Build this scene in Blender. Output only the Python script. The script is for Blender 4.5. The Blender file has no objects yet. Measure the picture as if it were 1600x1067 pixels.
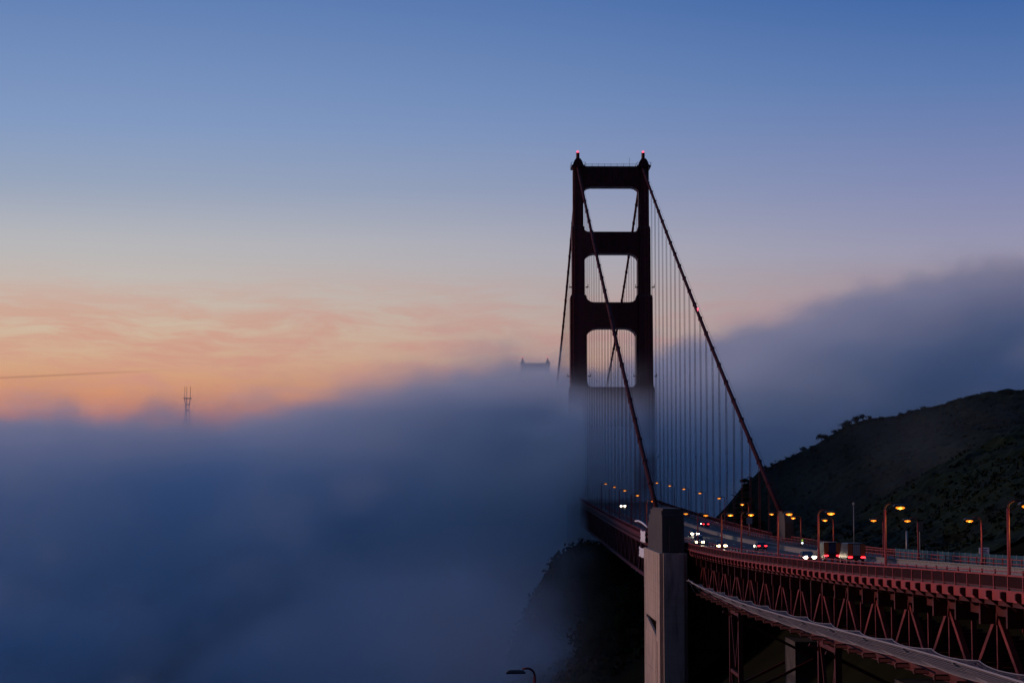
import bpy, bmesh, math, random
from mathutils import Vector, Matrix, noise

random.seed(7)
S = bpy.context.scene
COL = S.collection
R = math.radians

# ---------------------------------------------------------------- camera
CAMZ = 87.0                       # metres above the water
FPX, VX, HY = 2920.0, 763.0, 758.0  # focal length and vanishing point of the bridge in photo pixels
cam = bpy.data.objects.new('Camera', bpy.data.cameras.new('Camera'))
COL.objects.link(cam)
S.camera = cam
cam.location = (0, 0, CAMZ)
cam.data.sensor_width = 36
cam.data.lens = FPX / 1600 * 36
cam.data.clip_start = 0.5
cam.data.clip_end = 60000
cam.rotation_euler = (R(90 + 4.396), 0, R(-0.726))

# ---------------------------------------------------------------- world sky (dawn)
SUN_AZ, SUN_EL = -83.0, 4.5       # degrees; azimuth from the bridge axis (+Y), negative = left
w = bpy.data.worlds.new('World')
S.world = w
w.use_nodes = True
WT = w.node_tree
WT.nodes.clear()


class NB:
    """small helper to write node maths"""
    def __init__(self, nt):
        self.nt = nt

    def n(self, t, **kw):
        nd = self.nt.nodes.new(t)
        for k, v in kw.items():
            setattr(nd, k, v)
        return nd

    def put(self, sock, v):
        if isinstance(v, bpy.types.NodeSocket):
            self.nt.links.new(v, sock)
        else:
            sock.default_value = v

    def m(self, op, a, b=0.0, c=0.0, clamp=False):
        nd = self.n('ShaderNodeMath', operation=op, use_clamp=clamp)
        self.put(nd.inputs[0], a)
        self.put(nd.inputs[1], b)
        self.put(nd.inputs[2], c)
        return nd.outputs[0]

    def rng(self, v, a, b, c=0.0, d=1.0, kind='SMOOTHSTEP'):
        nd = self.n('ShaderNodeMapRange', interpolation_type=kind)
        for s, x in zip(nd.inputs[:5], (v, a, b, c, d)):
            self.put(s, x)
        return nd.outputs[0]

    def mix(self, f, a, b, blend='MIX'):
        nd = self.n('ShaderNodeMix', data_type='RGBA', blend_type=blend)
        self.put(nd.inputs[0], f)
        for s, x in ((nd.inputs[6], a), (nd.inputs[7], b)):
            self.put(s, x if isinstance(x, bpy.types.NodeSocket) else (*x[:3], 1))
        return nd.outputs[2]

    def ramp(self, f, stops):
        nd = self.n('ShaderNodeValToRGB')
        cr = nd.color_ramp
        while len(cr.elements) < len(stops):
            cr.elements.new(0.5)
        for el, (p, c) in zip(cr.elements, stops):
            el.position = p
            el.color = (*c, 1)
        self.put(nd.inputs[0], f)
        return nd.outputs[0]

    def noise(self, vec, scale, detail=4.0, rough=0.55, dist=0.0):
        nd = self.n('ShaderNodeTexNoise')
        if vec is not None:
            self.put(nd.inputs['Vector'], vec)
        nd.inputs['Scale'].default_value = scale
        nd.inputs['Detail'].default_value = detail
        nd.inputs['Roughness'].default_value = rough
        nd.inputs['Distortion'].default_value = dist
        return nd.outputs[0]

    def xyz(self, x, y, z):
        nd = self.n('ShaderNodeCombineXYZ')
        for s, v in zip(nd.inputs, (x, y, z)):
            self.put(s, v)
        return nd.outputs[0]


def srgb(r, g, b):
    return tuple(((c / 255 + 0.055) / 1.055) ** 2.4 if c > 10 else c / 255 / 12.92 for c in (r, g, b))


def build_world():
    W = NB(WT)
    tc = W.n('ShaderNodeTexCoord').outputs['Generated']
    sp = W.n('ShaderNodeSeparateXYZ')
    W.put(sp.inputs[0], tc)
    dx, dy, dz = sp.outputs
    elev = W.m('MULTIPLY', W.m('ARCSINE', dz), 180 / math.pi)          # degrees
    az = W.m('MULTIPLY', W.m('ARCTAN2', dx, dy), 180 / math.pi)
    # elevation 0..90 deg -> 0..1, stretched so that the low sky gets most of the ramp
    t = W.m('POWER', W.m('MAXIMUM', W.m('DIVIDE', elev, 90.0), 0.0), 0.5)
    T = lambda e: math.sqrt(e / 90)
    warm = W.ramp(t, [(T(0), srgb(226, 112, 76)), (T(1.9), srgb(228, 130, 90)), (T(3.1), srgb(219, 159, 119)),
                      (T(4.7), srgb(213, 188, 163)), (T(6.0), srgb(201, 190, 181)), (T(7.4), srgb(186, 186, 190)), (T(9), srgb(156, 169, 192)),
                      (T(11), srgb(132, 157, 198)), (T(14.7), srgb(100, 131, 184)), (T(35), srgb(68, 104, 163)), (T(90), srgb(55, 90, 153))])
    cool = W.ramp(t, [(T(0), srgb(158, 124, 130)), (T(3), srgb(172, 142, 148)), (T(6.2), srgb(160, 148, 164)),
                      (T(7), srgb(154, 152, 178)), (T(9), srgb(132, 141, 182)), (T(12), srgb(94, 124, 178)),
                      (T(14.7), srgb(62, 103, 167)), (T(35), srgb(58, 94, 156)), (T(90), srgb(55, 90, 153))])
    back = W.ramp(t, [(T(0), srgb(24, 27, 40)), (T(8), srgb(30, 35, 54)), (T(20), srgb(36, 50, 84)),
                      (T(90), srgb(55, 90, 153))])
    # angle from the glow
    ca = W.m('COSINE', W.m('MULTIPLY', W.m('SUBTRACT', az, SUN_AZ + 45), math.pi / 180))
    col = W.mix(W.rng(ca, 0.56, 0.93), cool, warm)
    col = W.mix(W.rng(ca, -0.15, 0.56), back, col)
    # physical sky underneath
    sky = W.n('ShaderNodeTexSky', sky_type='NISHITA', sun_disc=False)
    sky.sun_elevation = R(SUN_EL)
    sky.sun_rotation = R(SUN_AZ)
    sky.air_density, sky.dust_density, sky.ozone_density = 1.0, 2.0, 6.0
    nish = W.mix(1.0, sky.outputs[0], (0.10, 0.10, 0.10), 'MULTIPLY')
    col = W.mix(0.06, col, nish)
    # thin high cloud streaks, lit pink and orange, near the horizon
    warp = W.m('MULTIPLY', W.m('SUBTRACT', W.noise(W.xyz(W.m('MULTIPLY', az, 0.16), W.m('MULTIPLY', elev, 0.5), 8.1), 1.0, 3.0), 0.5), 1.1)
    el2 = W.m('ADD', elev, warp)
    uv = W.xyz(W.m('MULTIPLY', az, 0.13), W.m('MULTIPLY', el2, 0.62), 0.0)
    n1 = W.noise(uv, 1.0, 6.0, 0.62, 0.5)
    uv2 = W.xyz(W.m('MULTIPLY', az, 0.42), W.m('MULTIPLY', W.m('ADD', el2, W.m('MULTIPLY', az, 0.02)), 3.0), 3.7)
    n2 = W.noise(uv2, 1.0, 6.0, 0.65, 0.4)
    band = W.m('MULTIPLY', W.rng(elev, 1.0, 2.6), W.rng(elev, 7.0, 4.2))
    cl = W.m('MULTIPLY', W.rng(W.m('ADD', W.m('MULTIPLY', n1, 0.55), W.m('MULTIPLY', n2, 0.45)), 0.42, 0.60), band)
    ccol = W.mix(W.rng(ca, 0.62, 0.93), srgb(176, 146, 152), srgb(208, 148, 130))
    col = W.mix(W.m('MULTIPLY', cl, 0.72), col, ccol)
    # one thin old vapour trail, low in the left
    trail_e = W.m('ADD', 3.42, W.m('MULTIPLY', W.m('ADD', az, 10.5), 0.062))
    tr = W.m('MULTIPLY', W.rng(W.m('ABSOLUTE', W.m('SUBTRACT', elev, trail_e)), 0.05, 0.012),
             W.m('MULTIPLY', W.rng(az, -9.0, -13.0), W.rng(az, -22.0, -17.0)))
    col = W.mix(W.m('MULTIPLY', tr, 0.55), col, srgb(172, 124, 104))
    bg = W.n('ShaderNodeBackground')
    W.put(bg.inputs[0], col)
    bg.inputs[1].default_value = 1.0
    out = W.n('ShaderNodeOutputWorld')
    WT.links.new(bg.outputs[0], out.inputs[0])


build_world()

# ---------------------------------------------------------------- sun (soft first glow from the east)
sun = bpy.data.objects.new('Sun', bpy.data.lights.new('Sun', 'SUN'))
COL.objects.link(sun)
sun.data.energy = 1.6
sun.data.color = (1.0, 0.62, 0.52)
sun.data.angle = R(10)
_d = Vector((math.sin(R(SUN_AZ)) * math.cos(R(SUN_EL)), math.cos(R(SUN_AZ)) * math.cos(R(SUN_EL)), math.sin(R(SUN_EL))))
sun.rotation_euler = (-_d).to_track_quat('-Z', 'Y').to_euler()

# ---------------------------------------------------------------- render settings
S.view_settings.view_transform = 'Standard'
S.view_settings.look = 'None'
S.view_settings.exposure = 0.0
S.view_settings.gamma = 1.0
S.render.engine = 'CYCLES'
cy = S.cycles
cy.use_denoising = True
try:
    cy.denoiser = 'OPENIMAGEDENOISE'
    cy.denoising_input_passes = 'RGB_ALBEDO_NORMAL'
except Exception:
    pass
cy.max_bounces = 8
cy.diffuse_bounces = 2
cy.glossy_bounces = 2
cy.transmission_bounces = 3
cy.transparent_max_bounces = 8
cy.volume_bounces = 7
cy.volume_step_rate = 2.0
cy.volume_max_steps = 256
cy.use_adaptive_sampling = True
cy.adaptive_threshold = 0.02
cy.sample_clamp_indirect = 3.0


# ================================================================ helpers
def Zr(z):
    return z + CAMZ


def at(px, py, Y):
    """a point seen at photo pixel (px, py) that stands Y metres out along the bridge axis"""
    return Vector(((px - VX) / FPX * Y, Y, CAMZ + (HY - py) / FPX * Y))


def interp(x, tab):
    if x <= tab[0][0]:
        return tab[0][1]
    for (a, va), (b, vb) in zip(tab, tab[1:]):
        if x <= b:
            return va + (vb - va) * (x - a) / (b - a)
    return tab[-1][1]


def sinterp(x, tab):
    """monotone-ish cubic (Catmull-Rom) through the table"""
    n = len(tab)
    if x <= tab[0][0]:
        return tab[0][1]
    if x >= tab[-1][0]:
        return tab[-1][1]
    for i in range(n - 1):
        if x <= tab[i + 1][0]:
            break
    x0, y0 = tab[i]
    x1, y1 = tab[i + 1]
    xm, ym = tab[max(i - 1, 0)]
    xp, yp = tab[min(i + 2, n - 1)]
    h = x1 - x0
    m0 = (y1 - ym) / (x1 - xm) * h
    m1 = (yp - y0) / (xp - x0) * h
    t = (x - x0) / h
    return ((2 * t ** 3 - 3 * t * t + 1) * y0 + (t ** 3 - 2 * t * t + t) * m0 + (-2 * t ** 3 + 3 * t * t) * y1 + (t ** 3 - t * t) * m1)


class MB:
    """collects simple shapes into one mesh"""
    def __init__(self):
        self.v, self.f = [], []

    def add(self, vs, fs):
        o = len(self.v)
        self.v += [tuple(x) for x in vs]
        self.f += [tuple(i + o for i in f) for f in fs]
        return self

    def box(self, x0, x1, y0, y1, z0, z1):
        return self.add([(x, y, z) for z in (z0, z1) for y in (y0, y1) for x in (x0, x1)],
                        [(0, 2, 3, 1), (4, 5, 7, 6), (0, 1, 5, 4), (2, 6, 7, 3), (0, 4, 6, 2), (1, 3, 7, 5)])

    def beam(self, p, q, a, b, up=(0, 0, 1)):
        """square bar from p to q, a wide across, b along up"""
        p, q = Vector(p), Vector(q)
        d = (q - p).normalized()
        u = Vector(up)
        s = d.cross(u)
        if s.length < 1e-4:
            s = d.cross(Vector((0, 1, 0)))
        s.normalize()
        u = s.cross(d)
        s, u = s * a / 2, u * b / 2
        vs = [e + i * s + j * u for e in (p, q) for i, j in ((-1, -1), (1, -1), (1, 1), (-1, 1))]
        return self.add(vs, [(3, 2, 1, 0), (4, 5, 6, 7), (0, 1, 5, 4), (1, 2, 6, 5), (2, 3, 7, 6), (3, 0, 4, 7)])

    def tube(self, pts, rad, n=8, cap=True):
        pts = [Vector(p) for p in pts]
        rs = rad if isinstance(rad, (list, tuple)) else [rad] * len(pts)
        vs, fs = [], []
        ref = None
        for i, p in enumerate(pts):
            d = (pts[min(i + 1, len(pts) - 1)] - pts[max(i - 1, 0)]).normalized()
            if ref is None:
                ref = d.orthogonal().normalized()
            s = (ref - d * ref.dot(d)).normalized()
            ref = s
            u = d.cross(s)
            for k in range(n):
                a = 2 * math.pi * k / n
                vs.append(p + (s * math.cos(a) + u * math.sin(a)) * rs[i])
        for i in range(len(pts) - 1):
            for k in range(n):
                k2 = (k + 1) % n
                fs.append((i * n + k, i * n + k2, (i + 1) * n + k2, (i + 1) * n + k))
        if cap:
            fs.append(tuple(reversed(range(n))))
            fs.append(tuple(range((len(pts) - 1) * n, len(pts) * n)))
        return self.add(vs, fs)

    def prism(self, poly, axis, a, b):
        """poly: list of 2D points, extruded along axis ('x','y','z') from a to b"""
        def P(u, v, w_):
            return {'x': (w_, u, v), 'y': (u, w_, v), 'z': (u, v, w_)}[axis]
        n = len(poly)
        vs = [P(u, v, a) for u, v in poly] + [P(u, v, b) for u, v in poly]
        fs = [tuple(range(n)), tuple(reversed(range(n, 2 * n)))]
        fs += [(i, n + i, n + (i + 1) % n, (i + 1) % n) for i in range(n)]
        return self.add(vs, fs)

    def rings(self, rings, cap=True):
        n = len(rings[0])
        vs = [p for r in rings for p in r]
        fs = []
        for i in range(len(rings) - 1):
            for k in range(n):
                k2 = (k + 1) % n
                fs.append((i * n + k, i * n + k2, (i + 1) * n + k2, (i + 1) * n + k))
        if cap:
            fs.append(tuple(reversed(range(n))))
            fs.append(tuple(range((len(rings) - 1) * n, len(rings) * n)))
        return self.add(vs, fs)

    def mesh(self, name, fix=True):
        me = bpy.data.meshes.new(name)
        me.from_pydata(self.v, [], self.f)
        if fix:
            bm = bmesh.new()
            bm.from_mesh(me)
            bmesh.ops.recalc_face_normals(bm, faces=bm.faces)
            bm.to_mesh(me)
            bm.free()
        me.update()
        return me

    def build(self, name, mat, parent=None, smooth=False, loc=None, fix=True):
        return link(name, self.mesh(name, fix), mat, parent, smooth, loc)


def link(name, me, mat, parent=None, smooth=False, loc=None):
    if mat is not None and not me.materials:
        me.materials.append(mat)
    if smooth:
        me.polygons.foreach_set('use_smooth', [True] * len(me.polygons))
    o = bpy.data.objects.new(name, me)
    COL.objects.link(o)
    if parent is not None:
        o.parent = parent
    if loc is not None:
        o.location = loc
    return o


def empty(name, loc=(0, 0, 0), rz=0.0):
    o = bpy.data.objects.new(name, None)
    COL.objects.link(o)
    o.location = loc
    o.rotation_euler = (0, 0, rz)
    o.empty_display_size = 0.5
    return o


def tag(o, label=None, cat=None, group=None, kind=None):
    if label:
        o['label'] = label
    if cat:
        o['category'] = cat
    if group:
        o['group'] = group
    if kind:
        o['kind'] = kind
    return o


def copy_tree(o, parent=None):
    c = o.copy()
    COL.objects.link(c)
    c.parent = parent
    for ch in list(o.children):
        copy_tree(ch, c)
    return c


# ================================================================ materials
def mat(name, col, rough=0.7, metal=0.0, var=0.0, scale=1.0, col2=None, bump=0.0, bscale=20.0, spec=0.3, stretch=(1, 1, 1)):
    m = bpy.data.materials.new(name)
    m.use_nodes = True
    N = NB(m.node_tree)
    b = m.node_tree.nodes['Principled BSDF']
    b.inputs['Roughness'].default_value = rough
    b.inputs['Metallic'].default_value = metal
    b.inputs['Specular IOR Level'].default_value = spec
    b.inputs['Base Color'].default_value = (*col, 1)
    if var or bump:
        tc = N.n('ShaderNodeTexCoord')
        mp = N.n('ShaderNodeMapping')
        N.put(mp.inputs[0], tc.outputs['Object'])
        mp.inputs['Scale'].default_value = stretch
        if var:
            nz = N.noise(mp.outputs[0], scale, 6, 0.65)
            c2 = col2 or tuple(c * 0.45 for c in col)
            N.put(b.inputs['Base Color'], N.mix(N.m('MULTIPLY', N.rng(nz, 0.35, 0.68), var), col, c2))
        if bump:
            bn = N.n('ShaderNodeBump')
            bn.inputs['Strength'].default_value = bump
            bn.inputs['Distance'].default_value = 0.05
            N.put(bn.inputs['Height'], N.noise(mp.outputs[0], bscale, 4))
            N.put(b.inputs['Normal'], bn.outputs[0])
    return m


def glow(name, col, strength):
    m = bpy.data.materials.new(name)
    m.use_nodes = True
    b = m.node_tree.nodes['Principled BSDF']
    b.inputs['Base Color'].default_value = (*[min(1, c) for c in col], 1)
    b.inputs['Emission Color'].default_value = (*col, 1)
    b.inputs['Emission Strength'].default_value = strength
    m.cycles.emission_sampling = 'NONE'
    return m


M = {}
M['steel'] = mat('orange_steel_shaded', (0.085, 0.011, 0.011), 0.6, var=0.7, scale=0.35, col2=(0.04, 0.006, 0.007), bump=0.15, bscale=3)  # bridge orange with shade put into the colour
M['rail'] = mat('orange_steel_lit', (0.30, 0.045, 0.045), 0.55, var=0.6, scale=0.8, col2=(0.15, 0.022, 0.022))  # lit copy of the same orange, brighter where light falls on the rails
M['truss'] = mat('truss_steel', (0.20, 0.026, 0.025), 0.6, var=0.8, scale=0.5, col2=(0.06, 0.008, 0.008))  # same orange again, toned between the lit and shaded copies
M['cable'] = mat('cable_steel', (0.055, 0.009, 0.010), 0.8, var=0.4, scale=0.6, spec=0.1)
M['rope'] = mat('suspender_rope', (0.10, 0.022, 0.024), 0.7)
M['asphalt'] = mat('asphalt', (0.022, 0.022, 0.026), 0.75, var=0.6, scale=0.25, col2=(0.018, 0.018, 0.02), bump=0.3, bscale=30, stretch=(1, 0.15, 1))
M['walk'] = mat('sidewalk_concrete', (0.08, 0.075, 0.07), 0.9, var=0.5, scale=0.5)
M['paint'] = mat('road_paint', (0.6, 0.6, 0.56), 0.6, var=0.5, scale=1.5, col2=(0.3, 0.3, 0.28))
M['barrier'] = mat('barrier_concrete', (0.24, 0.23, 0.22), 0.85, var=0.6, scale=0.8, col2=(0.12, 0.12, 0.115))
M['dark_metal'] = mat('dark_metal', (0.05, 0.04, 0.04), 0.5, 0.2)
M['grey_metal'] = mat('grey_metal', (0.25, 0.26, 0.27), 0.5, 0.3, var=0.3, scale=2)
M['white_tarp'] = mat('white_tarp', (0.8, 0.8, 0.82), 0.6, var=0.4, scale=0.6, col2=(0.6, 0.6, 0.64), bump=0.5, bscale=1.5)
M['teal'] = mat('teal_screen', (0.020, 0.075, 0.11), 0.8, var=0.5, scale=0.4, col2=(0.014, 0.045, 0.075), spec=0.1)
M['net'] = mat('net_wire', (0.26, 0.24, 0.25), 0.6, 0.0)
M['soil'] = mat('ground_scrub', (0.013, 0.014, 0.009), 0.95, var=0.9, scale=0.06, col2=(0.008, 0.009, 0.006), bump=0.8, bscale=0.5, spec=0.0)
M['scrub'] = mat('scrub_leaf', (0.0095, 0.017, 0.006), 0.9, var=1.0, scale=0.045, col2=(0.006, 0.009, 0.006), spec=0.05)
M['leaf'] = mat('dark_leaf', (0.022, 0.032, 0.018), 0.9, var=0.8, scale=0.4, col2=(0.010, 0.016, 0.010), spec=0.05)
M['bark'] = mat('bark', (0.05, 0.04, 0.032), 0.95, var=0.6, scale=2)
M['water'] = mat('water', (0.01, 0.02, 0.03), 0.15, bump=0.4, bscale=0.05, spec=0.5)
M['far_hill'] = mat('far_hill', (0.05, 0.05, 0.055), 1.0, var=0.5, scale=0.002)
M['sutro'] = mat('mast_paint', (0.16, 0.06, 0.05), 0.7)
M['amber'] = glow('amber_lamp', (1.0, 0.25, 0.010), 1.5)
M['amber_core'] = glow('amber_lamp_core', (1.0, 0.50, 0.10), 2.6)
M['head'] = glow('headlight', (1.0, 0.86, 0.60), 30.0)
M['head_warm'] = glow('headlight_warm', (1.0, 0.66, 0.28), 26.0)
M['tail'] = glow('taillight', (1.0, 0.02, 0.03), 6.0)
M['beacon'] = glow('red_beacon', (1.0, 0.10, 0.18), 2.0)
M['signal'] = glow('signal_green', (0.35, 0.6, 0.05), 0.6)
M['white_light'] = glow('small_white_light', (0.9, 0.95, 1.0), 2.5)
M['tyre'] = mat('tyre', (0.02, 0.02, 0.02), 0.9)
M['glass'] = mat('car_glass', (0.015, 0.018, 0.022), 0.08, spec=0.6)


def concrete(name, base, dark):
    m = bpy.data.materials.new(name)
    m.use_nodes = True
    N = NB(m.node_tree)
    b = m.node_tree.nodes['Principled BSDF']
    b.inputs['Roughness'].default_value = 0.92
    tc = N.n('ShaderNodeTexCoord').outputs['Object']
    mp = N.n('ShaderNodeMapping')
    N.put(mp.inputs[0], tc)
    mp.inputs['Scale'].default_value = (0.5, 0.5, 0.05)
    streak = N.noise(mp.outputs[0], 1.6, 6, 0.65)
    blot = N.noise(tc, 0.25, 5, 0.6)
    sp = N.n('ShaderNodeSeparateXYZ')
    N.put(sp.inputs[0], tc)
    board = N.m('PINGPONG', sp.outputs[2], 0.75)
    line = N.rng(board, 0.05, 0.0)
    c = N.mix(N.m('MULTIPLY', N.rng(streak, 0.40, 0.66), 0.8), base, dark)
    c = N.mix(N.m('MULTIPLY', N.rng(blot, 0.45, 0.75), 0.5), c, tuple(x * 0.55 for x in base))
    c = N.mix(N.m('MULTIPLY', line, 0.35), c, dark)
    N.put(b.inputs['Base Color'], c)
    bn = N.n('ShaderNodeBump')
    bn.inputs['Strength'].default_value = 0.5
    bn.inputs['Distance'].default_value = 0.04
    N.put(bn.inputs['Height'], N.m('SUBTRACT', N.noise(tc, 3.0, 5), line))
    N.put(b.inputs['Normal'], bn.outputs[0])
    return m


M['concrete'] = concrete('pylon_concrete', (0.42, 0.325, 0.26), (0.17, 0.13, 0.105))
M['dark_concrete'] = concrete('dark_grey_concrete', (0.06, 0.05, 0.048), (0.04, 0.036, 0.034))  # much darker concrete tone: pylon head, far pylon, ledges, pedestals

# ================================================================ the bridge line
XE, XW = 37.6, 65.0               # the two cable planes
XC = (XE + XW) / 2
VY0, VY1 = 92.0, 419.0           # the approach viaduct
YT, YS = 784.0, 784.0 + 1280.0    # north and south tower
YP0, YP1 = 348.0, 384.0           # the shaft of the north pylon, just outside the deck edge
ROAD = [(40, -5.2), (100, -6.9), (131, -7.5), (159, -8.25), (204, -9.5), (298, -11.4), (380, -12.05), (440, -12.0),
        (560, -10.2), (688, -7.7), (784, -5.6), (1000, -2.4), (1424, 0.4), (1850, -2.4), (2064, -5.6), (2420, -12.0)]


def road(Y):
    return CAMZ + sinterp(Y, ROAD)


def strip(name, x0, x1, dz0, dz1, y0, y1, step, mt, parent=None):
    """a long slab that follows the road line; heights are relative to the road"""
    n = max(1, int(round((y1 - y0) / step)))
    rings = []
    for i in range(n + 1):
        y = y0 + (y1 - y0) * i / n
        z = road(y)
        rings.append([(x0, y, z + dz0), (x1, y, z + dz0), (x1, y, z + dz1), (x0, y, z + dz1)])
    return MB().rings(rings).build(name, mt, parent)


# ================================================================ terrain, water, far hills
H_NEAR = [(66, -13.5), (70, -12.6), (82, -9), (96, -1), (108, 5), (120, 10), (160, 24), (260, 45), (500, 70), (1500, 90)]
H_FAR = [(66, -18), (74, -14), (80, -9), (85, -4), (93, 3.5), (104, 9), (113, 13.5), (124, 19.5), (136, 22), (148, 25), (166, 31), (183, 33), (260, 47),
         (400, 62), (1500, 90)]
LOW_A = [(-160, -95), (-60, -92), (-20, -76), (20, -52), (38, -40), (52, -29), (66, -14)]
LOW_B = [(-160, -95), (-40, -92), (0, -70), (6, -64), (15, -54), (25, -44), (43, -33), (58, -23), (66, -15)]


def smooth01(t):
    t = max(0.0, min(1.0, t))
    return t * t * (3 - 2 * t)


def ground(x, y):
    """height relative to the camera"""
    fa = smooth01((y - 430) / 60)
    low = interp(x, LOW_A) * (1 - fa) + interp(x, LOW_B) * fa
    if x < 66:
        z = low
        # the land ends at the strait
        z -= smooth01((y - 600) / 130) * (75 if x < 60 else 60)
        z = max(z, -19.0 - ((x - 36) ** 2 + (y - 645) ** 2 * 0.5) * 0.045) if y > 560 else z
    else:
        hn = interp(x, H_NEAR)
        if y > 430:
            hn -= (y - 430) * 0.26
        if y < 330:
            hn = hn * smooth01((y - 120) / 210) + (-11) * (1 - smooth01((y - 120) / 210)) if x > 70 else hn
        hf = interp(x, H_FAR)
        hf -= (640 - y) * 0.20 if y < 640 else (y - 640) * 0.32
        z = max(hn, hf)
        rz = sinterp(min(max(y, 40), 700), ROAD) - 0.9
        k = smooth01((x - 69) / 8)
        if y < 480:
            z = rz * (1 - k) + max(z, rz) * k
        else:
            g = smooth01((y - 480) / 120)
            z = (rz * (1 - k) + max(z, rz - 4) * k) * (1 - g) + z * g
        z -= smooth01((y - 720) / 200) * 120 * (1 - 0.75 * smooth01((x - 150) / 200))
    # the terrace the camera stands on
    terr = -1.7 - max(0.0, y - 4) * 0.145 - max(0.0, y - 145) * 0.9 - max(0.0, x - 14) * 0.9 - max(0.0, -x - 40) * 0.5
    z = max(z, terr)
    nz = noise.noise(Vector((x * 0.035, y * 0.022, 1.3))) * 3.4 + noise.noise(Vector((x * 0.12, y * 0.12, 5.1))) * 0.8
    damp = smooth01((x - 72) / 10) if 30 < x < 85 and y < 470 else 1.0
    if terr >= z - 0.01:
        damp = 0.15
    return z + nz * damp


def axis(parts):
    out = []
    for a, b, s in parts:
        n = int(round((b - a) / s))
        out += [a + (b - a) * i / n for i in range(n)]
    return out + [parts[-1][1]]


def build_ground():
    xs = axis([(-700, -100, 60), (-100, -20, 10), (-20, 240, 4), (240, 500, 20), (500, 1600, 100)])
    ys = axis([(-200, 0, 25), (0, 160, 8), (160, 760, 5), (760, 1000, 20), (1000, 1600, 100)])
    vs = [(x, y, Zr(ground(x, y))) for y in ys for x in xs]
    nx = len(xs)
    fs = [(j * nx + i, j * nx + i + 1, (j + 1) * nx + i + 1, (j + 1) * nx + i) for j in range(len(ys) - 1) for i in range(nx - 1)]
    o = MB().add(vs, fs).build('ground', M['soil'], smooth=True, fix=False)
    tag(o, 'dark scrub covered headland and bluffs round the bridge end', kind='structure')


build_ground()
wtr = MB().add([(-30000, -3000, 0), (30000, -3000, 0), (30000, 50000, 0), (-30000, 50000, 0)], [(0, 1, 2, 3)]).build('water', M['water'], fix=False)
tag(wtr, 'dark water of the strait under the fog', kind='structure')


def build_far_hills():
    xs = [-9000 + 250 * i for i in range(73)]
    rows = [(7600, 0.0), (8200, 0.55), (8900, 1.0), (9800, 0.6), (11000, 0.0)]
    vs = []
    for y, k in rows:
        for x in xs:
            h = 150 + 105 * math.exp(-((x + 1430) / 1500) ** 2) + 40 * noise.noise(Vector((x * 0.0009, y * 0.0009, 0)))
            vs.append((x, y, max(-5, h * k - 5)))
    n = len(xs)
    fs = [(j * n + i, j * n + i + 1, (j + 1) * n + i + 1, (j + 1) * n + i) for j in range(len(rows) - 1) for i in range(n - 1)]
    tag(MB().add(vs, fs).build('hills', M['far_hill'], smooth=True, fix=False), 'distant city hills hidden behind the fog bank', kind='structure')


build_far_hills()


# ================================================================ suspension bridge
bridge = tag(empty('suspension_bridge', (XC, YT, 0)), 'tall dark red suspension bridge with its towers and cables rising out of fog', 'bridge')
BO = Vector((XC, YT, 0))


def bpart(mb, name, mt, parent=None, smooth=False):
    """world-space mesh parented to the bridge (whose empty stands at BO) or to one of its parts"""
    p = parent or bridge
    o = mb.build(name, mt, p, smooth)
    if p is bridge:
        o.location = -BO
    return o


def leg_ring(cx, w_, d, z, notch=0.16):
    """a plan with notched corners, the stepped flutes of the legs"""
    hw, hd = w_ / 2, d / 2
    nx, ny = w_ * notch, d * notch
    pts = [(-hw + nx, -hd), (hw - nx, -hd), (hw - nx, -hd + ny), (hw, -hd + ny), (hw, hd - ny), (hw - nx, hd - ny),
           (hw - nx, hd), (-hw + nx, hd), (-hw + nx, hd - ny), (-hw, hd - ny), (-hw, -hd + ny), (-hw + nx, -hd + ny)]
    return [(cx + x, y, z) for x, y in pts]


def strut_poly(half, z0, z1, hb, ht, steps=4):
    """outline of a cross strut with rounded haunches: hb at its lower corners, ht at its upper corners"""
    pts = []
    def arc(cx, cz, r, a0, a1):
        for i in range(steps + 1):
            a = R(a0 + (a1 - a0) * i / steps)
            pts.append((cx + r * math.cos(a), cz + r * math.sin(a)))
    # lower edge from left to right
    pts.append((-half, z0 - hb))
    arc(-half + hb, z0 - hb, hb, 180, 90)
    arc(half - hb, z0 - hb, hb, 90, 0)
    pts.append((half, z0 - hb))
    pts.append((half, z1 + ht))
    if ht > 0:
        arc(half - ht, z1 + ht, ht, 0, -90)
        arc(-half + ht, z1 + ht, ht, -90, -180)
    pts.append((-half, z1 + ht))
    out = []
    for p in pts:
        if not out or (abs(p[0] - out[-1][0]) + abs(p[1] - out[-1][1])) > 1e-4:
            out.append(p)
    return out


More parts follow.
